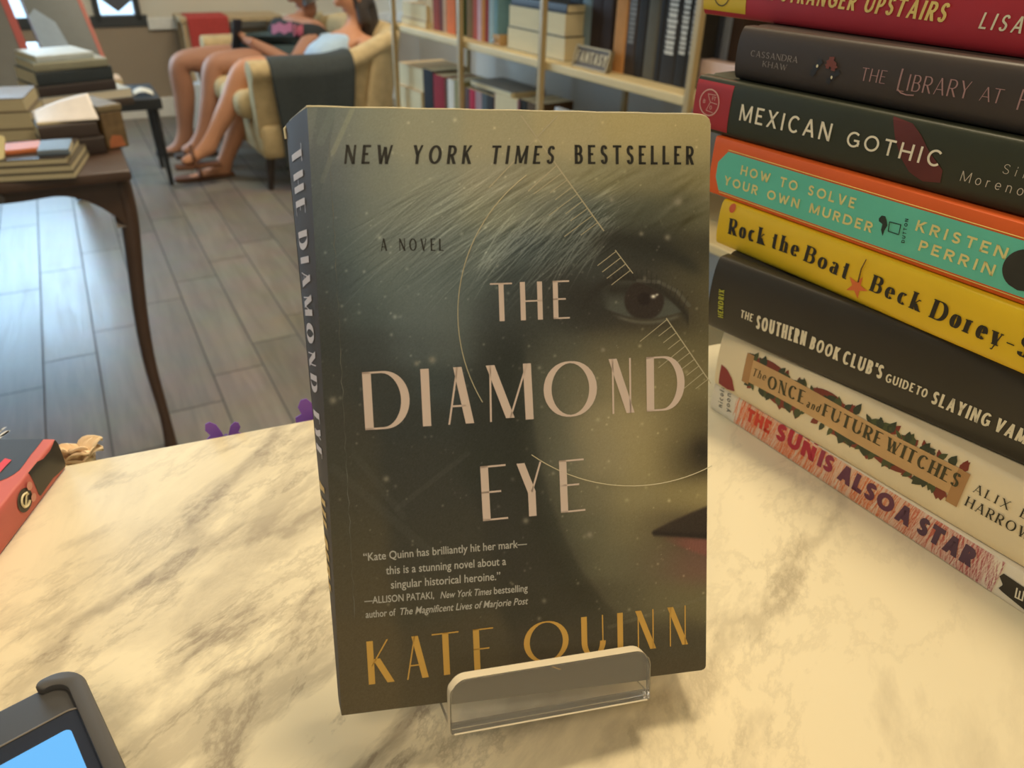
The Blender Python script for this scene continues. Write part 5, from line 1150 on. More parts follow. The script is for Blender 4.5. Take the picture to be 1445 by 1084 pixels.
zq = ZTB + .040
stacked(S1, zq, .012, .055, .085, (104, 116, 128), 'small blue-grey booklet on the flat pile at the table front', S1[3] - .058, .02, .1, pages=False)
stacked(S1, zq, .010, .09, .06, (206, 120, 76), 'small orange booklet on the flat pile at the table front', S1[3] - .145, .035, .25, pages=False)
A = S1[0] + S1[1] * (S1[3] - .235) + S1[2] * .012; A[2] = zq; dS = S1[1]; uS = nrm(ZZ * .55 + S1[2] * .8); nS = np.cross(dS, uS)
cd_ = empty('price_card', 'pale yellow card with dark scribbled lettering leaning on the flat pile at the left edge', 'card', None, A, (dS, uS, nS))
MB().prism(rrect(0, 0, .12, .06, .008), lambda a, b, t: (a, b, t), -.003, 0).build('card_body', mat('pale_yellow_card', (206, 192, 142), .6), cd_)
mb = MB()
for i in range(9): x = .03 + i * .009; mb.tube([(x, .028 + .006 * math.sin(i * 2.1), .0005), (x + .003, .038 + .004 * math.sin(i), .0005), (x + .007, .03, .0005)], .0008, 4)
o = mb.build('card_scribble', mat('brown_black_ink', (70, 60, 44), .6), cd_); o['kind'] = 'stuff'
S2_ = lying((0, 208), (56, 205), ZTB, .036, .15, (120, 108, 88), 'thick cream-edged book, lowest of the pile behind the yellow card', ext=.07, pg=old)
stacked(S2_, ZTB + .036, .036, S2_[3], .15, (110, 100, 84), 'thick cream-edged book, middle of the pile behind the yellow card', 0, .003, pg=old)
stacked(S2_, ZTB + .072, .028, S2_[3] - .006, .15, (128, 112, 92), 'cream-edged book, topmost of the pile behind the yellow card', 0, .004, pg=old)
S3_ = lying((63, 226), (152, 216), ZTB, .036, .085, (62, 52, 48), 'dark brown book, lower of two under the curling white one', pages=False)
stacked(S3_, ZTB + .036, .030, S3_[3] - .01, .085, (70, 60, 56), 'dark plum book, upper of two under the curling white one', .004, .002, .03, pages=False)
A, d, inw, L = S3_; O = A + inw * .012 + d * .006; O[2] = ZTB + .0665; r = empty('magazine', 'white magazine with a curled cover on the dark brown books', 'magazine', None, O, (d, inw, ZZ))
def curl(s, t): return (L * .95 * s, .085 * t - .02 * s + .01, .004 + .034 * t * (.35 + .65 * s) ** 1.5 + .008 * math.sin(s * 2.5) * t)
MB().grid(curl, 16, 10).build('curled_cover', mat('white_magazine_paper', (232, 224, 218), .5), r, smooth=True, solid=.0012)
MB().box((.0, .004, .0002), (L * .9, .088, .004)).build('page_block', cream, r)
S4 = lying((57, 164), (190, 147), ZTB, .020, .16, (74, 64, 60), 'dark flat book at the foot of the rear pile on the table', pages=False)
stacked(S4, ZTB + .020, .022, S4[3], .16, (176, 182, 180), 'long pale grey-edged book near the bottom of the rear pile on the table', 0, 0, pg=white_pages)
zq = ZTB + .042
stacked(S4, zq, .026, S4[3] * .80, .15, (66, 58, 58), 'dark book with a red lower edge in the rear pile on the table', .012, .004, pages=False)
stacked(S4, zq + .026, .034, S4[3] * .78, .15, (56, 64, 70), 'thick slate book in the rear pile on the table', .016, .004, .01, pages=False)
stacked(S4, zq + .060, .020, S4[3] * .74, .15, (150, 150, 132), 'pale olive book, second from the top of the rear pile on the table', .018, .005, -.03, pages=False)
stacked(S4, zq + .080, .016, S4[3] * .58, .14, (196, 206, 210), 'pale blue-white book, topmost of the rear pile on the table', .03, .012, .02, pages=False)
# carved box
A, B = onz(154, 212, ZTB), onz(186, 206, ZTB); d = nrm(B - A); inw = np.array([-d[1], d[0], 0]); L = float(np.linalg.norm(B - A)) - .004
bx_ = empty('carved_box', 'brown carved box at the right edge of the dark table', 'box', None, A, (d, inw, ZZ))
MB().box((0, 0, 0), (L, .13, .078)).build('box_body', mat('mottled_brown_wood', (112, 92, 66), .5, .4, .35, 60), bx_, bevel=.003); MB().box((-.002, -.002, .0785), (L + .002, .132, .092)).build('lid', mat('olive_brown_lid', (122, 108, 82), .5, .4, .2, 30), bx_, bevel=.003)
MB().prism([(.004, .004), (L * .8, .004), (L * .72, .026), (L * .3, .03), (.006, .018)], lambda a, b, t: (a, -.0004 - t, b), 0, .001).build('inlay', mat('rust_inlay', (172, 104, 70), .5, .4, .2), bx_)['label'] = 'rust orange inlay'
# two big face-out books leaning back
def board(pl, pr, z, H, rgb, label, ext, lean, edge, art):
    A, B = onz(*pl, z), onz(*pr, z); d = nrm([math.cos(.72), math.sin(.72), 0]); yw = np.array([-d[1], d[0], 0]); A = B - d * (float((B - A) @ d) + ext); L = float((B - A) @ d); up = nrm(ZZ * math.cos(lean) + yw * math.sin(lean)); up = nrm(up - d * (up @ d)); no = np.cross(d, up)
    r = empty('art_book', label, 'book', 'large face-out books at the back of the table', A, (d, up, no))
    MB().box((0, 0, -.028), (L, H, -.026)).build('back_cover', mat('board_%d' % rgb[0], rgb, .35), r); MB().box((.002, .002, -.0259), (L - .0004, H - .003, -.0021)).build('page_block', mat('edge_%d' % edge[0], edge, .6), r)
    MB().box((0, 0, -.002), (L, H, 0)).build('front_cover', mat('board_%d' % rgb[0], rgb, .35, .4, .15, 9), r)
    MB().box((L * .93, 0, .0002), (L, H, .0012)).build('red_border', mat('edge_%d' % edge[0], edge, .6), r)['label'] = 'red right border'
    for k, (pts, c) in enumerate(art): mb = MB(); mb.add([(a * L, b * H, .0006 + k * .0003) for a, b in pts], [tuple(range(len(pts)))]); mb.build('cover_print', mat('print_bounce_%d_%d' % (c[0], c[1]), c, .4), r)
    # easel prop behind
    a = (L * .4, H * .6, -.028); mbp = MB(); mbp.tube([(L * .45, H * .62, -.031), tuple(np.array([( (A + d*L*.45 + up*H*.62 - no*.03 + E2*.11 - A) @ d), ((A + d*L*.45 + up*H*.62 - no*.03 + E2*.11)*np.array([1,1,0]) + ZZ*(z+.004) - A) @ up, ((A + d*L*.45 + up*H*.62 - no*.03 + E2*.11)*np.array([1,1,0]) + ZZ*(z+.004) - A) @ no]))], .004, 8); mbp.build('easel_prop', mat('black_wire', (40, 40, 42), .4), r)
    return r
board((0, 150), (68, 137), ZTB + .0003, .34, (96, 97, 95), 'tall dark face-out book with red page edges at the left edge of the photo', .16, .62, (150, 66, 62), [([(.55, .30), (.62, .30), (.70, .62), (.64, .66)], (120, 116, 108))])
board((96, 112), (158, 104), ZTB + .0003, .30, (84, 90, 90), 'dark face-out book with bounced light painted pale blue, second from the left', .03, .66, (164, 92, 80), [([(0, .02), (.42, .02), (.48, .3), (.40, .62), (.14, .78), (0, .7)], (126, 144, 162)), ([(.55, .06), (.62, .06), (.58, .34), (.53, .32)], (150, 160, 160)), ([(.66, .04), (.86, .04), (.78, .22)], (136, 112, 106))])  # pale blue patch on the left is bounced light painted onto the cover

# ------------------------------------------------------------------ black side table with books
F0 = onz(243, 261, 0); black_p = mat('black_lacquer', (46, 48, 50), .4, .4); hT_ = .41
st = empty('side_table', 'small black side table beyond the dark display table, in front of the seated legs', 'table', None, F0)
for a, b in ((0, 0), (-.40, 0), (0, .34), (-.40, .34)):
    MB().tube([tl_(a, b, 0), tl_(a - .004 + (.008 if a else 0), b + .004, hT_ - .05)], [.011, .016], 8).build('leg', black_p, st)
obox(MB(), tl_, (-.435, -.03, hT_ - .05), (.03, .37, hT_)).build('tabletop', black_p, st, bevel=.005)
q = F0 + tl_(-.36, 0, 0); ref = (q + ZZ * 0, E1, E2, .25)
stacked(ref, hT_, .028, .24, .17, (206, 190, 192), 'pale pink book, lower of three on the black side table', .02, .03, .06, group='books on the black side table')
stacked(ref, hT_ + .028, .026, .22, .16, (196, 170, 176), 'rose-edged book, middle of three on the black side table', .02, .03, -.03, group='books on the black side table')
stacked(ref, hT_ + .054, .024, .22, .16, (196, 156, 112), 'tan book, topmost of three on the black side table', .03, .03, .04, group='books on the black side table')
pp = empty('paper_slip', 'crumpled white paper at the corner of the black side table', 'paper', None, F0 + tl_(-.075, .05, hT_), (E1, E2, ZZ))
MB().grid(lambda s, t: (.085 * s, .09 * t, .004 + .022 * math.sin(s * 3.1) * (.4 + .6 * t) + .006 * math.sin(t * 9 + s * 4)), 10, 8).build('paper_sheet', mat('white_note_paper', (228, 226, 214), .6), pp, smooth=True, solid=.001)

# ================================================================== armchairs and people
f_ = nrm([-.85, -.53, 0]); l_ = np.array([-f_[1], f_[0], 0]); OC = onz(375, 270, 0) - f_ * .32 - l_ * .33
uphol = mat('cream_damask', (194, 172, 130), .85, .15, .16, 26, bump=.15); dleg = mat('dark_chair_leg', (58, 48, 42), .4)
YA, YB = .315, -.645; YM = (YA + YB) / 2; HW = (YA - YB) / 2       # the two arms of the settee
def settee(name, O, label):
    r = empty(name, label, 'sofa', None, O, (f_, l_, ZZ))
    MB().box((-.33, YB - .045, .15), (.31, YA + .045, .31)).build('seat_base', uphol, r, smooth=True, bevel=.03, bseg=3)
    for y0, y1 in ((YB + .06, YM - .002), (YM + .002, YA - .06)):
        MB().box((-.24, y0, .312), (.37, y1, .44)).build('seat_cushion', uphol, r, smooth=True, bevel=.055, bseg=4)
    for yc, s in ((YB, -1), (YA, 1)):
        prof = [(-.043, .25), (.030, .25), (.035, .49)] + [(.062 * math.cos(a), .535 + .05 * math.sin(a)) for a in np.linspace(-.6, PI + .6, 14)] + [(-.043, .49)]
        mb = MB(); n = len(prof); vs = []; K_ = 9
        for i in range(K_):
            x = .315 - .68 * i / (K_ - 1); lift = .10 * max(0, (-.05 - x) / .31) ** 1.5
            vs += [(x, yc + s * y, z + (lift if z > .3 else 0)) for y, z in prof]
        mb.add(vs, [(i*n+k, i*n+(k+1) % n, (i+1)*n+(k+1) % n, (i+1)*n+k) for i in range(K_-1) for k in range(n)] + [tuple(range(n)), tuple(range((K_-1)*n, K_*n))])
        mb.build('arm', uphol, r, smooth=True, bevel=.006)
    mb = MB(); nu, nv = 26, 8
    def shell(s, t, o):
        a = (s - .5) * 2; y = YM + (HW + .06) * a; x = -.40 + .15 * abs(a) ** 6 - .10 * t + o; z = .20 + (.50 - .05 * abs(a) ** 4) * t
        return (x, y, z)
    vs = [shell(i / nu, j / nv, 0) for j in range(nv + 1) for i in range(nu + 1)] + [shell(i / nu, j / nv, .10 - .03 * (j == nv)) for j in range(nv + 1) for i in range(nu + 1)]
    w = nu + 1; m = w * (nv + 1); fs = []
    for j in range(nv):
        for i in range(nu):
            a = j * w + i; fs += [(a, a + 1, a + w + 1, a + w), (m + a + 1, m + a, m + a + w, m + a + w + 1)]
    for i in range(nu): fs += [(i, m + i, m + i + 1, i + 1), (nv*w + i, nv*w + i + 1, m + nv*w + i + 1, m + nv*w + i)]
    for j in range(nv): a, b = j * w, j * w + nu; fs += [(a, a + w, m + a + w, m + a), (b + w, b, m + b, m + b + w)]
    mb.add(vs, fs).build('backrest', uphol, r, smooth=True, subsurf=1)
    for x, y in ((.27, YA), (.27, YB), (-.31, YA), (-.31, YB)):
        MB().tube([(x + (.02 if x > 0 else -.03), y, 0), (x, y, .16)], [.014, .024], 8).build('leg', dleg, r, smooth=True)
    return r
settee('settee', OC, 'cream patterned two-seat settee with rolled arms, a black throw over its near arm')
OC2 = OC
def Cl(x, y, z, o=None): return (OC if o is None else o) + f_ * x + l_ * y + ZZ * z
def cp(px, py, y, o=None):           # a pixel on the upright plane at y across the chair
    return onpl(px, py, (OC if o is None else o) + l_ * y, l_)
# throw over the near arm
def throw(s, t):
    q = t * .62; x = .215 - .37 * s + .03 * q
    if q < .10: a = (q / .10); y, z = .255 + .06 * a, .592 - .004 * (1 - a)
    elif q < .20: a = (q - .10) / .10 * PI / 2; y, z = .315 + .070 * math.sin(a), .530 + .062 * math.cos(a)
    else: y, z = .386 + .010 * math.sin(s * 16) * (q - .2) / .4 + .006, .530 - (q - .20)
    lift = .10 * max(0, (-.05 - x) / .31) ** 1.5
    return (x + .012 * math.sin(q * 9 + s * 3) , y, z + lift)
th_ = empty('throw_blanket', 'black throw draped over the near arm of the settee', 'blanket', None, OC, (f_, l_, ZZ))
MB().grid(throw, 26, 34).build('throw_cloth', mat('black_woven_cloth', (66, 71, 71), .9, .2, .1, 60), th_, smooth=True, solid=.006)

def skin(name, nodes, edges, root, m, parent=None, sub=2):
    me = bpy.data.meshes.new(name); bm = bmesh.new(); lay = bm.verts.layers.skin.verify(); V = {}
    for k, (p, r) in nodes.items():
        v = bm.verts.new(tuple(map(float, p))); rx, ry = (r, r) if not hasattr(r, '__len__') else r; v[lay].radius = (rx, ry); V[k] = v; v[lay].use_root = (k == root)
    for a, b in edges: bm.edges.new((V[a], V[b]))
    bm.to_mesh(me); bm.free(); o = bpy.data.objects.new(name, me); COL.objects.link(o); me.materials.append(m)
    md = o.modifiers.new('skin', 'SKIN'); md.use_smooth_shade = True; md.branch_smoothing = .6
    if sub: ms = o.modifiers.new('smooth', 'SUBSURF'); ms.levels = sub; ms.render_levels = sub
    if parent: o.parent = parent
    return o
def chain(E_, *ks): E_ += list(zip(ks[:-1], ks[1:]))
def hand(nd, E_, wrist, pre, p, dirv, side, nrmv, curl=.5, s=1.0):
    """palm and five bent fingers growing from the wrist node"""
    dirv, side, nrmv = nrm(dirv), nrm(side), nrm(nrmv); palm = p + dirv * .045 * s
    nd[pre + 'palm'] = (palm, .026 * s); chain(E_, wrist, pre + 'palm')
    for k, (o, ln) in enumerate(((-.027, .062), (-.010, .074), (.009, .070), (.026, .055))):
        b = palm + side * o * s + dirv * .034 * s; nd[pre + 'k%d' % k] = (b, .0095 * s); q = b + (dirv * .6 - nrmv * curl * .6) * ln * .5 * s; nd[pre + 'm%d' % k] = (q, .0085 * s)
        e = q + (dirv * (.6 - curl) - nrmv * (curl + .2)) * ln * .5 * s; nd[pre + 'e%d' % k] = (e, .007 * s); chain(E_, pre + 'palm', pre + 'k%d' % k, pre + 'm%d' % k, pre + 'e%d' % k)
    b = p + dirv * .028 * s - side * .036 * s; nd[pre + 't0'] = (b, .0105 * s); e = b + (dirv * .7 - side * .35 - nrmv * .5) * .045 * s; nd[pre + 't1'] = (e, .008 * s); chain(E_, pre + 'palm', pre + 't0', pre + 't1')
def head(nd, E_, neck, pre, c, face, up, s=1.0):
    face, up = nrm(face), nrm(up)
    nd[pre + 'nk'] = (c - up * .105 * s - face * .012, .052 * s); nd[pre + 'lo'] = (c - up * .05 * s + face * .014, .062 * s); nd[pre + 'hd'] = (c + up * .02 * s, .088 * s); nd[pre + 'tp'] = (c + up * .07 * s - face * .01, .07 * s)
    chain(E_, neck, pre + 'nk', pre + 'lo', pre + 'hd', pre + 'tp'); nd[pre + 'ns'] = (c + face * .096 * s - up * .012 * s, .014 * s); chain(E_, pre + 'hd', pre + 'ns')
def face_parts(par, c, face, up, s=1.0):
    face, up = nrm(face), nrm(up); sd_ = np.cross(up, face)
    for k in (-1, 1):
        e = c + face * .066 * s + sd_ * .032 * k * s + up * .018 * s; MB().tube([e - face * .006, e + face * .004, e + face * .007], [.011, .010, .003], 10).build('eye', mat('eye_dark', (46, 36, 30), .3), par, smooth=True)
        e = c + sd_ * .086 * k * s - face * .008 - up * .005; MB().tube([e - up * .026, e, e + up * .028], [.006, .013, .009], 8, flat=.5).build('ear', par['skin_'] and bpy.data.materials[par['skin_']], par, smooth=True)
    m0 = c + face * .050 * s - up * .052 * s; MB().tube([m0 - sd_ * .024, m0 + face * .006, m0 + sd_ * .024], [.003, .007, .003], 8, flat=.8).build('mouth', mat('lip_tone', (150, 92, 80), .5), par, smooth=True)

# ---- woman in the front chair
skw = mat('warm_skin', (198, 142, 108), .55, .35, .05, 12)
pw_ = empty('person', 'person with long dark hair in a pale blue top at the near settee end', 'person', None, Cl(0, 0, 0)); pw_['skin_'] = skw.name
orgw = Cl(0, 0, 0); L0 = lambda p: np.asarray(p) - orgw
nd = {}; E_ = []
pel = Cl(-.09, .06, .43); sh = cp(520, 56, .15); shf = cp(476, 52, -.15)
che = (sh + shf) / 2 - ZZ * .045; nk = (sh + shf) / 2 + ZZ * .045
hc = cp(494, -8, 0.0)
nd['pel'] = (L0(pel), (.12, .13)); nd['bel'] = (L0(pel * .5 + che * .5 + f_ * .01), (.105, .11)); nd['che'] = (L0(che), (.115, .11)); nd['nk'] = (L0(nk), .05); chain(E_, 'pel', 'bel', 'che', 'nk')
head(nd, E_, 'nk', 'h', L0(hc), f_ * .9 - ZZ * .38, ZZ + f_ * .25)
for k, (s0, elb, wr) in dict(n=(sh, cp(512, 98, .20), cp(410, 95, .16)), f=(shf, cp(452, 92, -.16), cp(394, 95, -.02))).items():
    nd['s' + k] = (L0(s0), .054); nd['u' + k] = (L0(s0 * .5 + elb * .5), .046); nd['e' + k] = (L0(elb), .038); nd['w' + k] = (L0(wr), .026); chain(E_, 'che', 's' + k, 'u' + k, 'e' + k, 'w' + k)
    hand(nd, E_, 'w' + k, 'H' + k, L0(wr), f_ * .9 - ZZ * .1, l_, ZZ, .45)
kn, an, to1, to0 = cp(342, 98, .10), cp(292, 209, .10), cp(255, 229, .10), 0
kn2, an2, to2 = cp(352, 112, -.02), cp(314, 237, -.02), cp(256, 256, -.02)
for k, hp, q in (('n', pel + l_ * .09, (kn, an, to1)), ('f', pel - l_ * .09, (kn2, an2, to2))):
    nd['h' + k] = (L0(hp + f_ * .05), .095); nd['t' + k] = (L0(hp * .45 + q[0] * .55 + ZZ * .02), .082); nd['k' + k] = (L0(q[0]), .062); nd['c' + k] = (L0(q[0] * .62 + q[1] * .38 - f_ * .02), .058); nd['a' + k] = (L0(q[1]), .036)
    heel = q[1] - ZZ * .05 - nrm(q[2] - q[1]) * .02; ball = q[1] * .35 + q[2] * .65 - ZZ * .012; nd['b' + k] = (L0(ball), (.036, .026)); nd['o' + k] = (L0(q[2]), (.03, .017)); nd['z' + k] = (L0(heel), .03)
    chain(E_, 'pel', 'h' + k, 't' + k, 'k' + k, 'c' + k, 'a' + k, 'b' + k, 'o' + k); chain(E_, 'a' + k, 'z' + k)
skin('body', nd, E_, 'pel', skw, pw_); face_parts(pw_, L0(hc), f_ * .9 - ZZ * .38, ZZ + f_ * .25)
top_m = mat('pale_blue_cloth', (172, 194, 212), .8, .2, .08, 30)
skin('top', {'a': (L0(pel + ZZ * .02 + f_ * .02), (.18, .17)), 'b': (L0(pel * .5 + che * .5 + f_ * .03), (.165, .16)), 'c': (L0(che - ZZ * .015), (.145, .14)), 'n': (L0(sh - ZZ * .01 - l_ * .045), .05), 'm': (L0(shf - ZZ * .01 + l_ * .045), .05)}, [('a', 'b'), ('b', 'c'), ('c', 'n'), ('c', 'm')], 'a', top_m, pw_)
hair_m = mat('dark_brown_hair', (62, 54, 48), .5, .4, .15, 80)
b_ = -f_
skin('hair', {'t': (L0(hc + ZZ * .085 + b_ * .02), .075), 'c': (L0(hc + ZZ * .03 + b_ * .05), .092), 'd': (L0(hc - ZZ * .07 + b_ * .075), .078), 'e': (L0(hc - ZZ * .17 + b_ * .085), .07), 'g': (L0(hc - ZZ * .26 + b_ * .08), .045), 's': (L0(hc - ZZ * .05 + l_ * .065 + b_ * .03), .04), 'r': (L0(hc - ZZ * .14 + l_ * .07 + b_ * .045), .036)}, [('t', 'c'), ('c', 'd'), ('d', 'e'), ('e', 'g'), ('c', 's'), ('s', 'r')], 'c', hair_m, pw_)
sand = mat('brown_leather', (108, 70, 48), .6)
for k, q in (('n', (an, to1)), ('f', (an2, to2))):
    d = nrm((q[1] - q[0]) * np.array([1, 1, 0])); base = min(q[1][2] - .028, q[0][2] - .085); c0 = q[0] - d * .05; c1 = q[1] + d * .03; w = np.cross(ZZ, d) * .042; mb = MB(); base = max(base, .002)
    P = [(c0, .7), (c0 * .6 + c1 * .4, .85), (c0 * .3 + c1 * .7, 1.0), (c1, .6)]; vs = []
    for z in (base, base + .018):
        vs += [L0(np.array([*(p + w * g)[:2], z])) for p, g in P] + [L0(np.array([*(p - w * g)[:2], z])) for p, g in P[::-1]]
    n = 8; mb.add(vs, [tuple(range(n)), tuple(range(2*n-1, n-1, -1))] + [(i, (i+1) % n, n + (i+1) % n, n + i) for i in range(n)]); s_ = mb.build('sandal', sand, pw_, bevel=.004)
    c = q[0] * .45 + q[1] * .55; mb = MB(); a0 = np.array([*(c + w * .95)[:2], base + .015]); a1 = np.array([*(c - w * .95)[:2], base + .015]); tp_ = np.array([*c[:2], c[2] + .045]); mb.tube([L0(a0), L0((a0 + tp_) / 2 + w * .25), L0(tp_), L0((a1 + tp_) / 2 - w * .25), L0(a1)], .009, 8).build('strap', sand, s_)
pc_ = cp(357, 93, .06); ph = empty('phone', 'small white phone held in front of the person in the pale blue top', 'phone', None, pc_, (nrm(f_ * .8 + ZZ * .35), l_, nrm(np.cross(nrm(f_ * .8 + ZZ * .35), l_))))
MB().box((-.06, -.033, -.004), (.06, .033, .004)).build('phone_body', mat('white_phone', (232, 230, 232), .3), ph, bevel=.002); MB().box((-.055, -.029, .0041), (.055, .029, .0045)).build('screen', mat('dark_glass', (34, 36, 42), .15), ph)

# ---- man in the rear chair
skm = mat('tanned_skin', (172, 124, 98), .55, .35, .05, 12)
pm = empty('person', 'person in a black T-shirt with pink print, holding a phone on the settee', 'person', None, Cl(0, 0, 0, OC2)); pm['skin_'] = skm.name
orgm = Cl(0, 0, 0, OC2); L1 = lambda p: np.asarray(p) - orgm
nd = {}; E_ = []; cm = lambda x, y, q: cp(x, y, q, OC2)
pel = Cl(-.09, -.40, .44, OC2); sh = cm(452, 42, -.22); shf = cm(397, 38, -.60); che = (sh + shf) / 2 - ZZ * .05; nk = (sh + shf) / 2 + ZZ * .05; hc = cm(428, -14, -.40)
nd['pel'] = (L1(pel), (.14, .15)); nd['bel'] = (L1(pel * .5 + che * .5), (.13, .14)); nd['che'] = (L1(che), (.135, .14)); nd['nk'] = (L1(nk), .06); chain(E_, 'pel', 'bel', 'che', 'nk'); head(nd, E_, 'nk', 'h', L1(hc), f_ * .9 - ZZ * .35, ZZ + f_ * .15, 1.05)
pho = cm(334, 50, -.40)
for k, (s0, elb, wr) in dict(n=(sh, cm(414, 92, -.18), cm(360, 62, -.30)), f=(shf, cm(374, 80, -.62), cm(350, 58, -.48))).items():
    nd['s' + k] = (L1(s0), .062); nd['u' + k] = (L1(s0 * .5 + elb * .5), .052); nd['e' + k] = (L1(elb), .043); nd['w' + k] = (L1(wr), .03); chain(E_, 'che', 's' + k, 'u' + k, 'e' + k, 'w' + k)
    hand(nd, E_, 'w' + k, 'H' + k, L1(wr), nrm(pho - wr) , l_ * (1 if k == 'f' else -1), ZZ * -.4 + f_, .4, 1.05)
for k, sgn, q in (('n', 1, (cm(300, 90, -.30), cm(286, 196, -.28), cm(256, 214, -.28))), ('f', -1, (cm(250, 86, -.54), cm(262, 200, -.56), cm(230, 216, -.56)))):
    hp = pel + l_ * .10 * sgn; kq, aq, tq = q; nd['h' + k] = (L1(hp + f_ * .05), .105); nd['t' + k] = (L1(hp * .45 + kq * .55 + ZZ * .01), .088); nd['k' + k] = (L1(kq), .066); nd['c' + k] = (L1(kq * .62 + aq * .38 - f_ * .02), .062); nd['a' + k] = (L1(aq), .042)
    nd['b' + k] = (L1(aq * .35 + tq * .65 - ZZ * .015), (.042, .03)); nd['o' + k] = (L1(tq), (.036, .024)); nd['z' + k] = (L1(aq - ZZ * .05 - nrm(tq - aq) * .025), .034); chain(E_, 'pel', 'h' + k, 't' + k, 'k' + k, 'c' + k, 'a' + k, 'b' + k, 'o' + k); chain(E_, 'a' + k, 'z' + k)
    d = nrm((tq - aq) * np.array([1, 1, 0])); w = np.cross(ZZ, d) * .048; base = max(.002, tq[2] - .034)
    vs = []
    P = [(aq - d * .06, .7), (aq * .6 + tq * .4, .9), (aq * .25 + tq * .75, 1.0), (tq + d * .035, .6)]
    for z in (base, base + .022): vs += [L1(np.array([*(p + w * g)[:2], z])) for p, g in P] + [L1(np.array([*(p - w * g)[:2], z])) for p, g in P[::-1]]
    n = 8; MB().add(vs, [tuple(range(n)), tuple(range(2*n-1, n-1, -1))] + [(i, (i+1) % n, n + (i+1) % n, n + i) for i in range(n)]).build('sandal', mat('dark_sandal', (70, 58, 50), .6), pm, bevel=.004)
    if k == 'n': knm = kq
    else: kfm = kq
skin('body', nd, E_, 'pel', skm, pm); face_parts(pm, L1(hc), f_ * .9 - ZZ * .35, ZZ + f_ * .15, 1.05)
tee = mat('black_jersey', (52, 56, 58), .85, .2, .08, 40)
skin('t_shirt', {'a': (L1(pel + ZZ * .01), (.185, .19)), 'b': (L1(pel * .5 + che * .5), (.185, .19)), 'c': (L1(che), (.18, .185)), 'k': (L1(nk - ZZ * .03), .078), 'n': (L1(sh), .078), 'r': (L1(sh * .52 + cm(414, 92, -.18) * .48), .074), 'm': (L1(shf), .078), 'q': (L1(shf * .52 + cm(374, 80, -.62) * .48), .074)}, [('a', 'b'), ('b', 'c'), ('c', 'k'), ('c', 'n'), ('n', 'r'), ('c', 'm'), ('m', 'q')], 'a', tee, pm)
shm = mat('teal_grey_shorts', (62, 76, 78), .85, .2, .08, 40)
skin('shorts', {'p': (L1(pel - ZZ * .005), (.156, .165)), 'h': (L1(pel + l_ * .10 + f_ * .06), .125), 't': (L1((pel + l_ * .1) * .42 + knm * .58 + ZZ * .01), .112), 'g': (L1(pel - l_ * .10 + f_ * .06), .125), 'u': (L1((pel - l_ * .1) * .42 + kfm * .58 + ZZ * .01), .112)}, [('p', 'h'), ('h', 't'), ('p', 'g'), ('g', 'u')], 'p', shm, pm)
# pink print laid on the cloth of the shirt
bpy.context.view_layer.update(); sh_o = [o for o in pm.children if o.name.startswith('t_shirt')][0]; ev = sh_o.evaluated_get(bpy.context.evaluated_depsgraph_get()); inv_ = sh_o.matrix_world.inverted()
def on_shirt(px, py):
    o_ = inv_ @ Vector(CAM); d_ = (inv_.to_3x3() @ Vector(ray(px, py))).normalized(); ok, p, n_, _i = ev.ray_cast(o_, d_)
    return np.array(p) + np.array(n_) * .004 if ok else None
for nm_, x0, x1, y0, y1, c in (('shirt_print', 384, 413, 34, 47, (150, 78, 100)), ('shirt_print', 415, 428, 35, 50, (172, 84, 100))):
    G = [[on_shirt(x0 + (x1 - x0) * i / 14, y0 + (y1 - y0) * j / 8 + 2 * math.sin(i * .9) * (j in (0, 8))) for i in range(15)] for j in range(9)]; mb = MB()
    for j in range(8):
        for i in range(14):
            q = [G[j][i], G[j][i + 1], G[j + 1][i + 1], G[j + 1][i]]
            if all(p is not None for p in q) and max(np.linalg.norm(q[0] - p) for p in q) < .05: mb.add(q, [(0, 1, 2, 3)])
    if mb.f: mb.build(nm_, mat('pink_print_%d' % c[0], c, .6), pm)
skin('hair', {'c': (L1(hc + ZZ * .055 - f_ * .02), .094), 't': (L1(hc + ZZ * .10 - f_ * .01), .078), 'd': (L1(hc - ZZ * .01 - f_ * .05), .078)}, [('d', 'c'), ('c', 't')], 'c', hair_m, pm)
up_p = nrm(ZZ * .9 - f_ * .35); ph = empty('phone', 'black phone held upright by the person in the black T-shirt', 'phone', None, pho, (nrm(l_ * .55 + f_ * .8), up_p, nrm(np.cross(nrm(l_ * .55 + f_ * .8), up_p))))
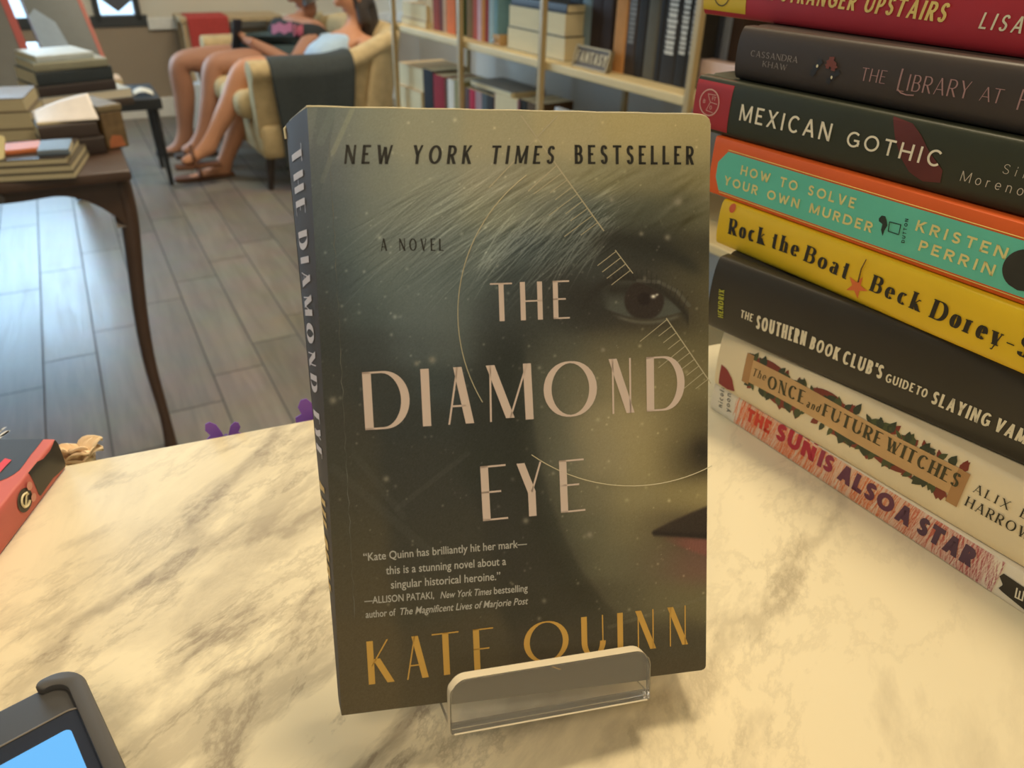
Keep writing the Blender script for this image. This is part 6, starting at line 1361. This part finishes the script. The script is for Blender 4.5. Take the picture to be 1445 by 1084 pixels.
MB().box((-.036, -.078, -.004), (.036, .078, .004)).build('phone_body', mat('black_phone', (44, 46, 50), .4), ph, bevel=.002); MB().box((-.032, -.072, .0041), (.032, .072, .0045)).build('screen', mat('dark_glass', (34, 36, 42), .15), ph)

# ------------------------------------------------------------------ console with red cloth, paper bag
A, B = onpl(252, 24, rm(0, SB - .32), E2), onpl(398, 22, rm(0, SB - .32), E2); zc_ = (A[2] + B[2]) / 2; a0, a1 = float(A @ E1), float(B @ E1)
co = empty('console_table', 'pale tan console table under the back windows, behind the seated people', 'table', None, rm((a0 + a1) / 2, SB - .18, 0)); oc_ = rm((a0 + a1) / 2, SB - .18, 0)
lc = lambda a, b, z: rm(a, b, z) - oc_; tanw = mat('pale_tan_wood', (190, 168, 132), .5, .4, .1, 15)
obox(MB(), lc, (a0, SB - .33, zc_ - .03), (a1, SB - .04, zc_)).build('tabletop', tanw, co, bevel=.004)
for a in (a0 + .03, a1 - .03):
    for b in (SB - .30, SB - .07): obox(MB(), lc, (a - .018, b - .018, 0), (a + .018, b + .018, zc_ - .03)).build('leg', tanw, co)
A = onpl(264, 30, rm(0, SB - .34), E2); B = onpl(322, 30, rm(0, SB - .34), E2); a0, a1 = float(A @ E1), float(B @ E1)
rc = empty('table_runner', 'red cloth hanging over the front of the tan console', 'cloth', None, rm(a0, SB - .335, zc_), (E1, E2, ZZ))
def run(s, t):
    q = t * .42
    return ((a1 - a0) * s, .0 + (.22 - q if q < .22 else 0) - (.012 + .004 * math.sin(s * 14) * (q - .2) if q >= .22 else 0), .004 if q < .22 else .004 - (q - .22))
MB().grid(run, 20, 24).build('cloth', mat('red_cloth', (186, 74, 70), .85, .2, .08, 50), rc, smooth=True, solid=.003)
q = onz(283, 182, 0); bg = empty('paper_bag', 'white paper bag standing on the floor behind the bare legs', 'bag', None, q, (E1, E2, ZZ))
MB().box((-.10, 0, 0), (.10, .11, .26)).build('bag_body', mat('white_bag_paper', (216, 226, 236), .7), bg, bevel=.003)
for b in (.02, .09): MB().tube([(-.05, b, .255), (-.045, b, .32), (0, b, .345), (.045, b, .32), (.05, b, .255)], .004, 6).build('handle', mat('white_cord', (222, 226, 230), .7), bg, smooth=True)
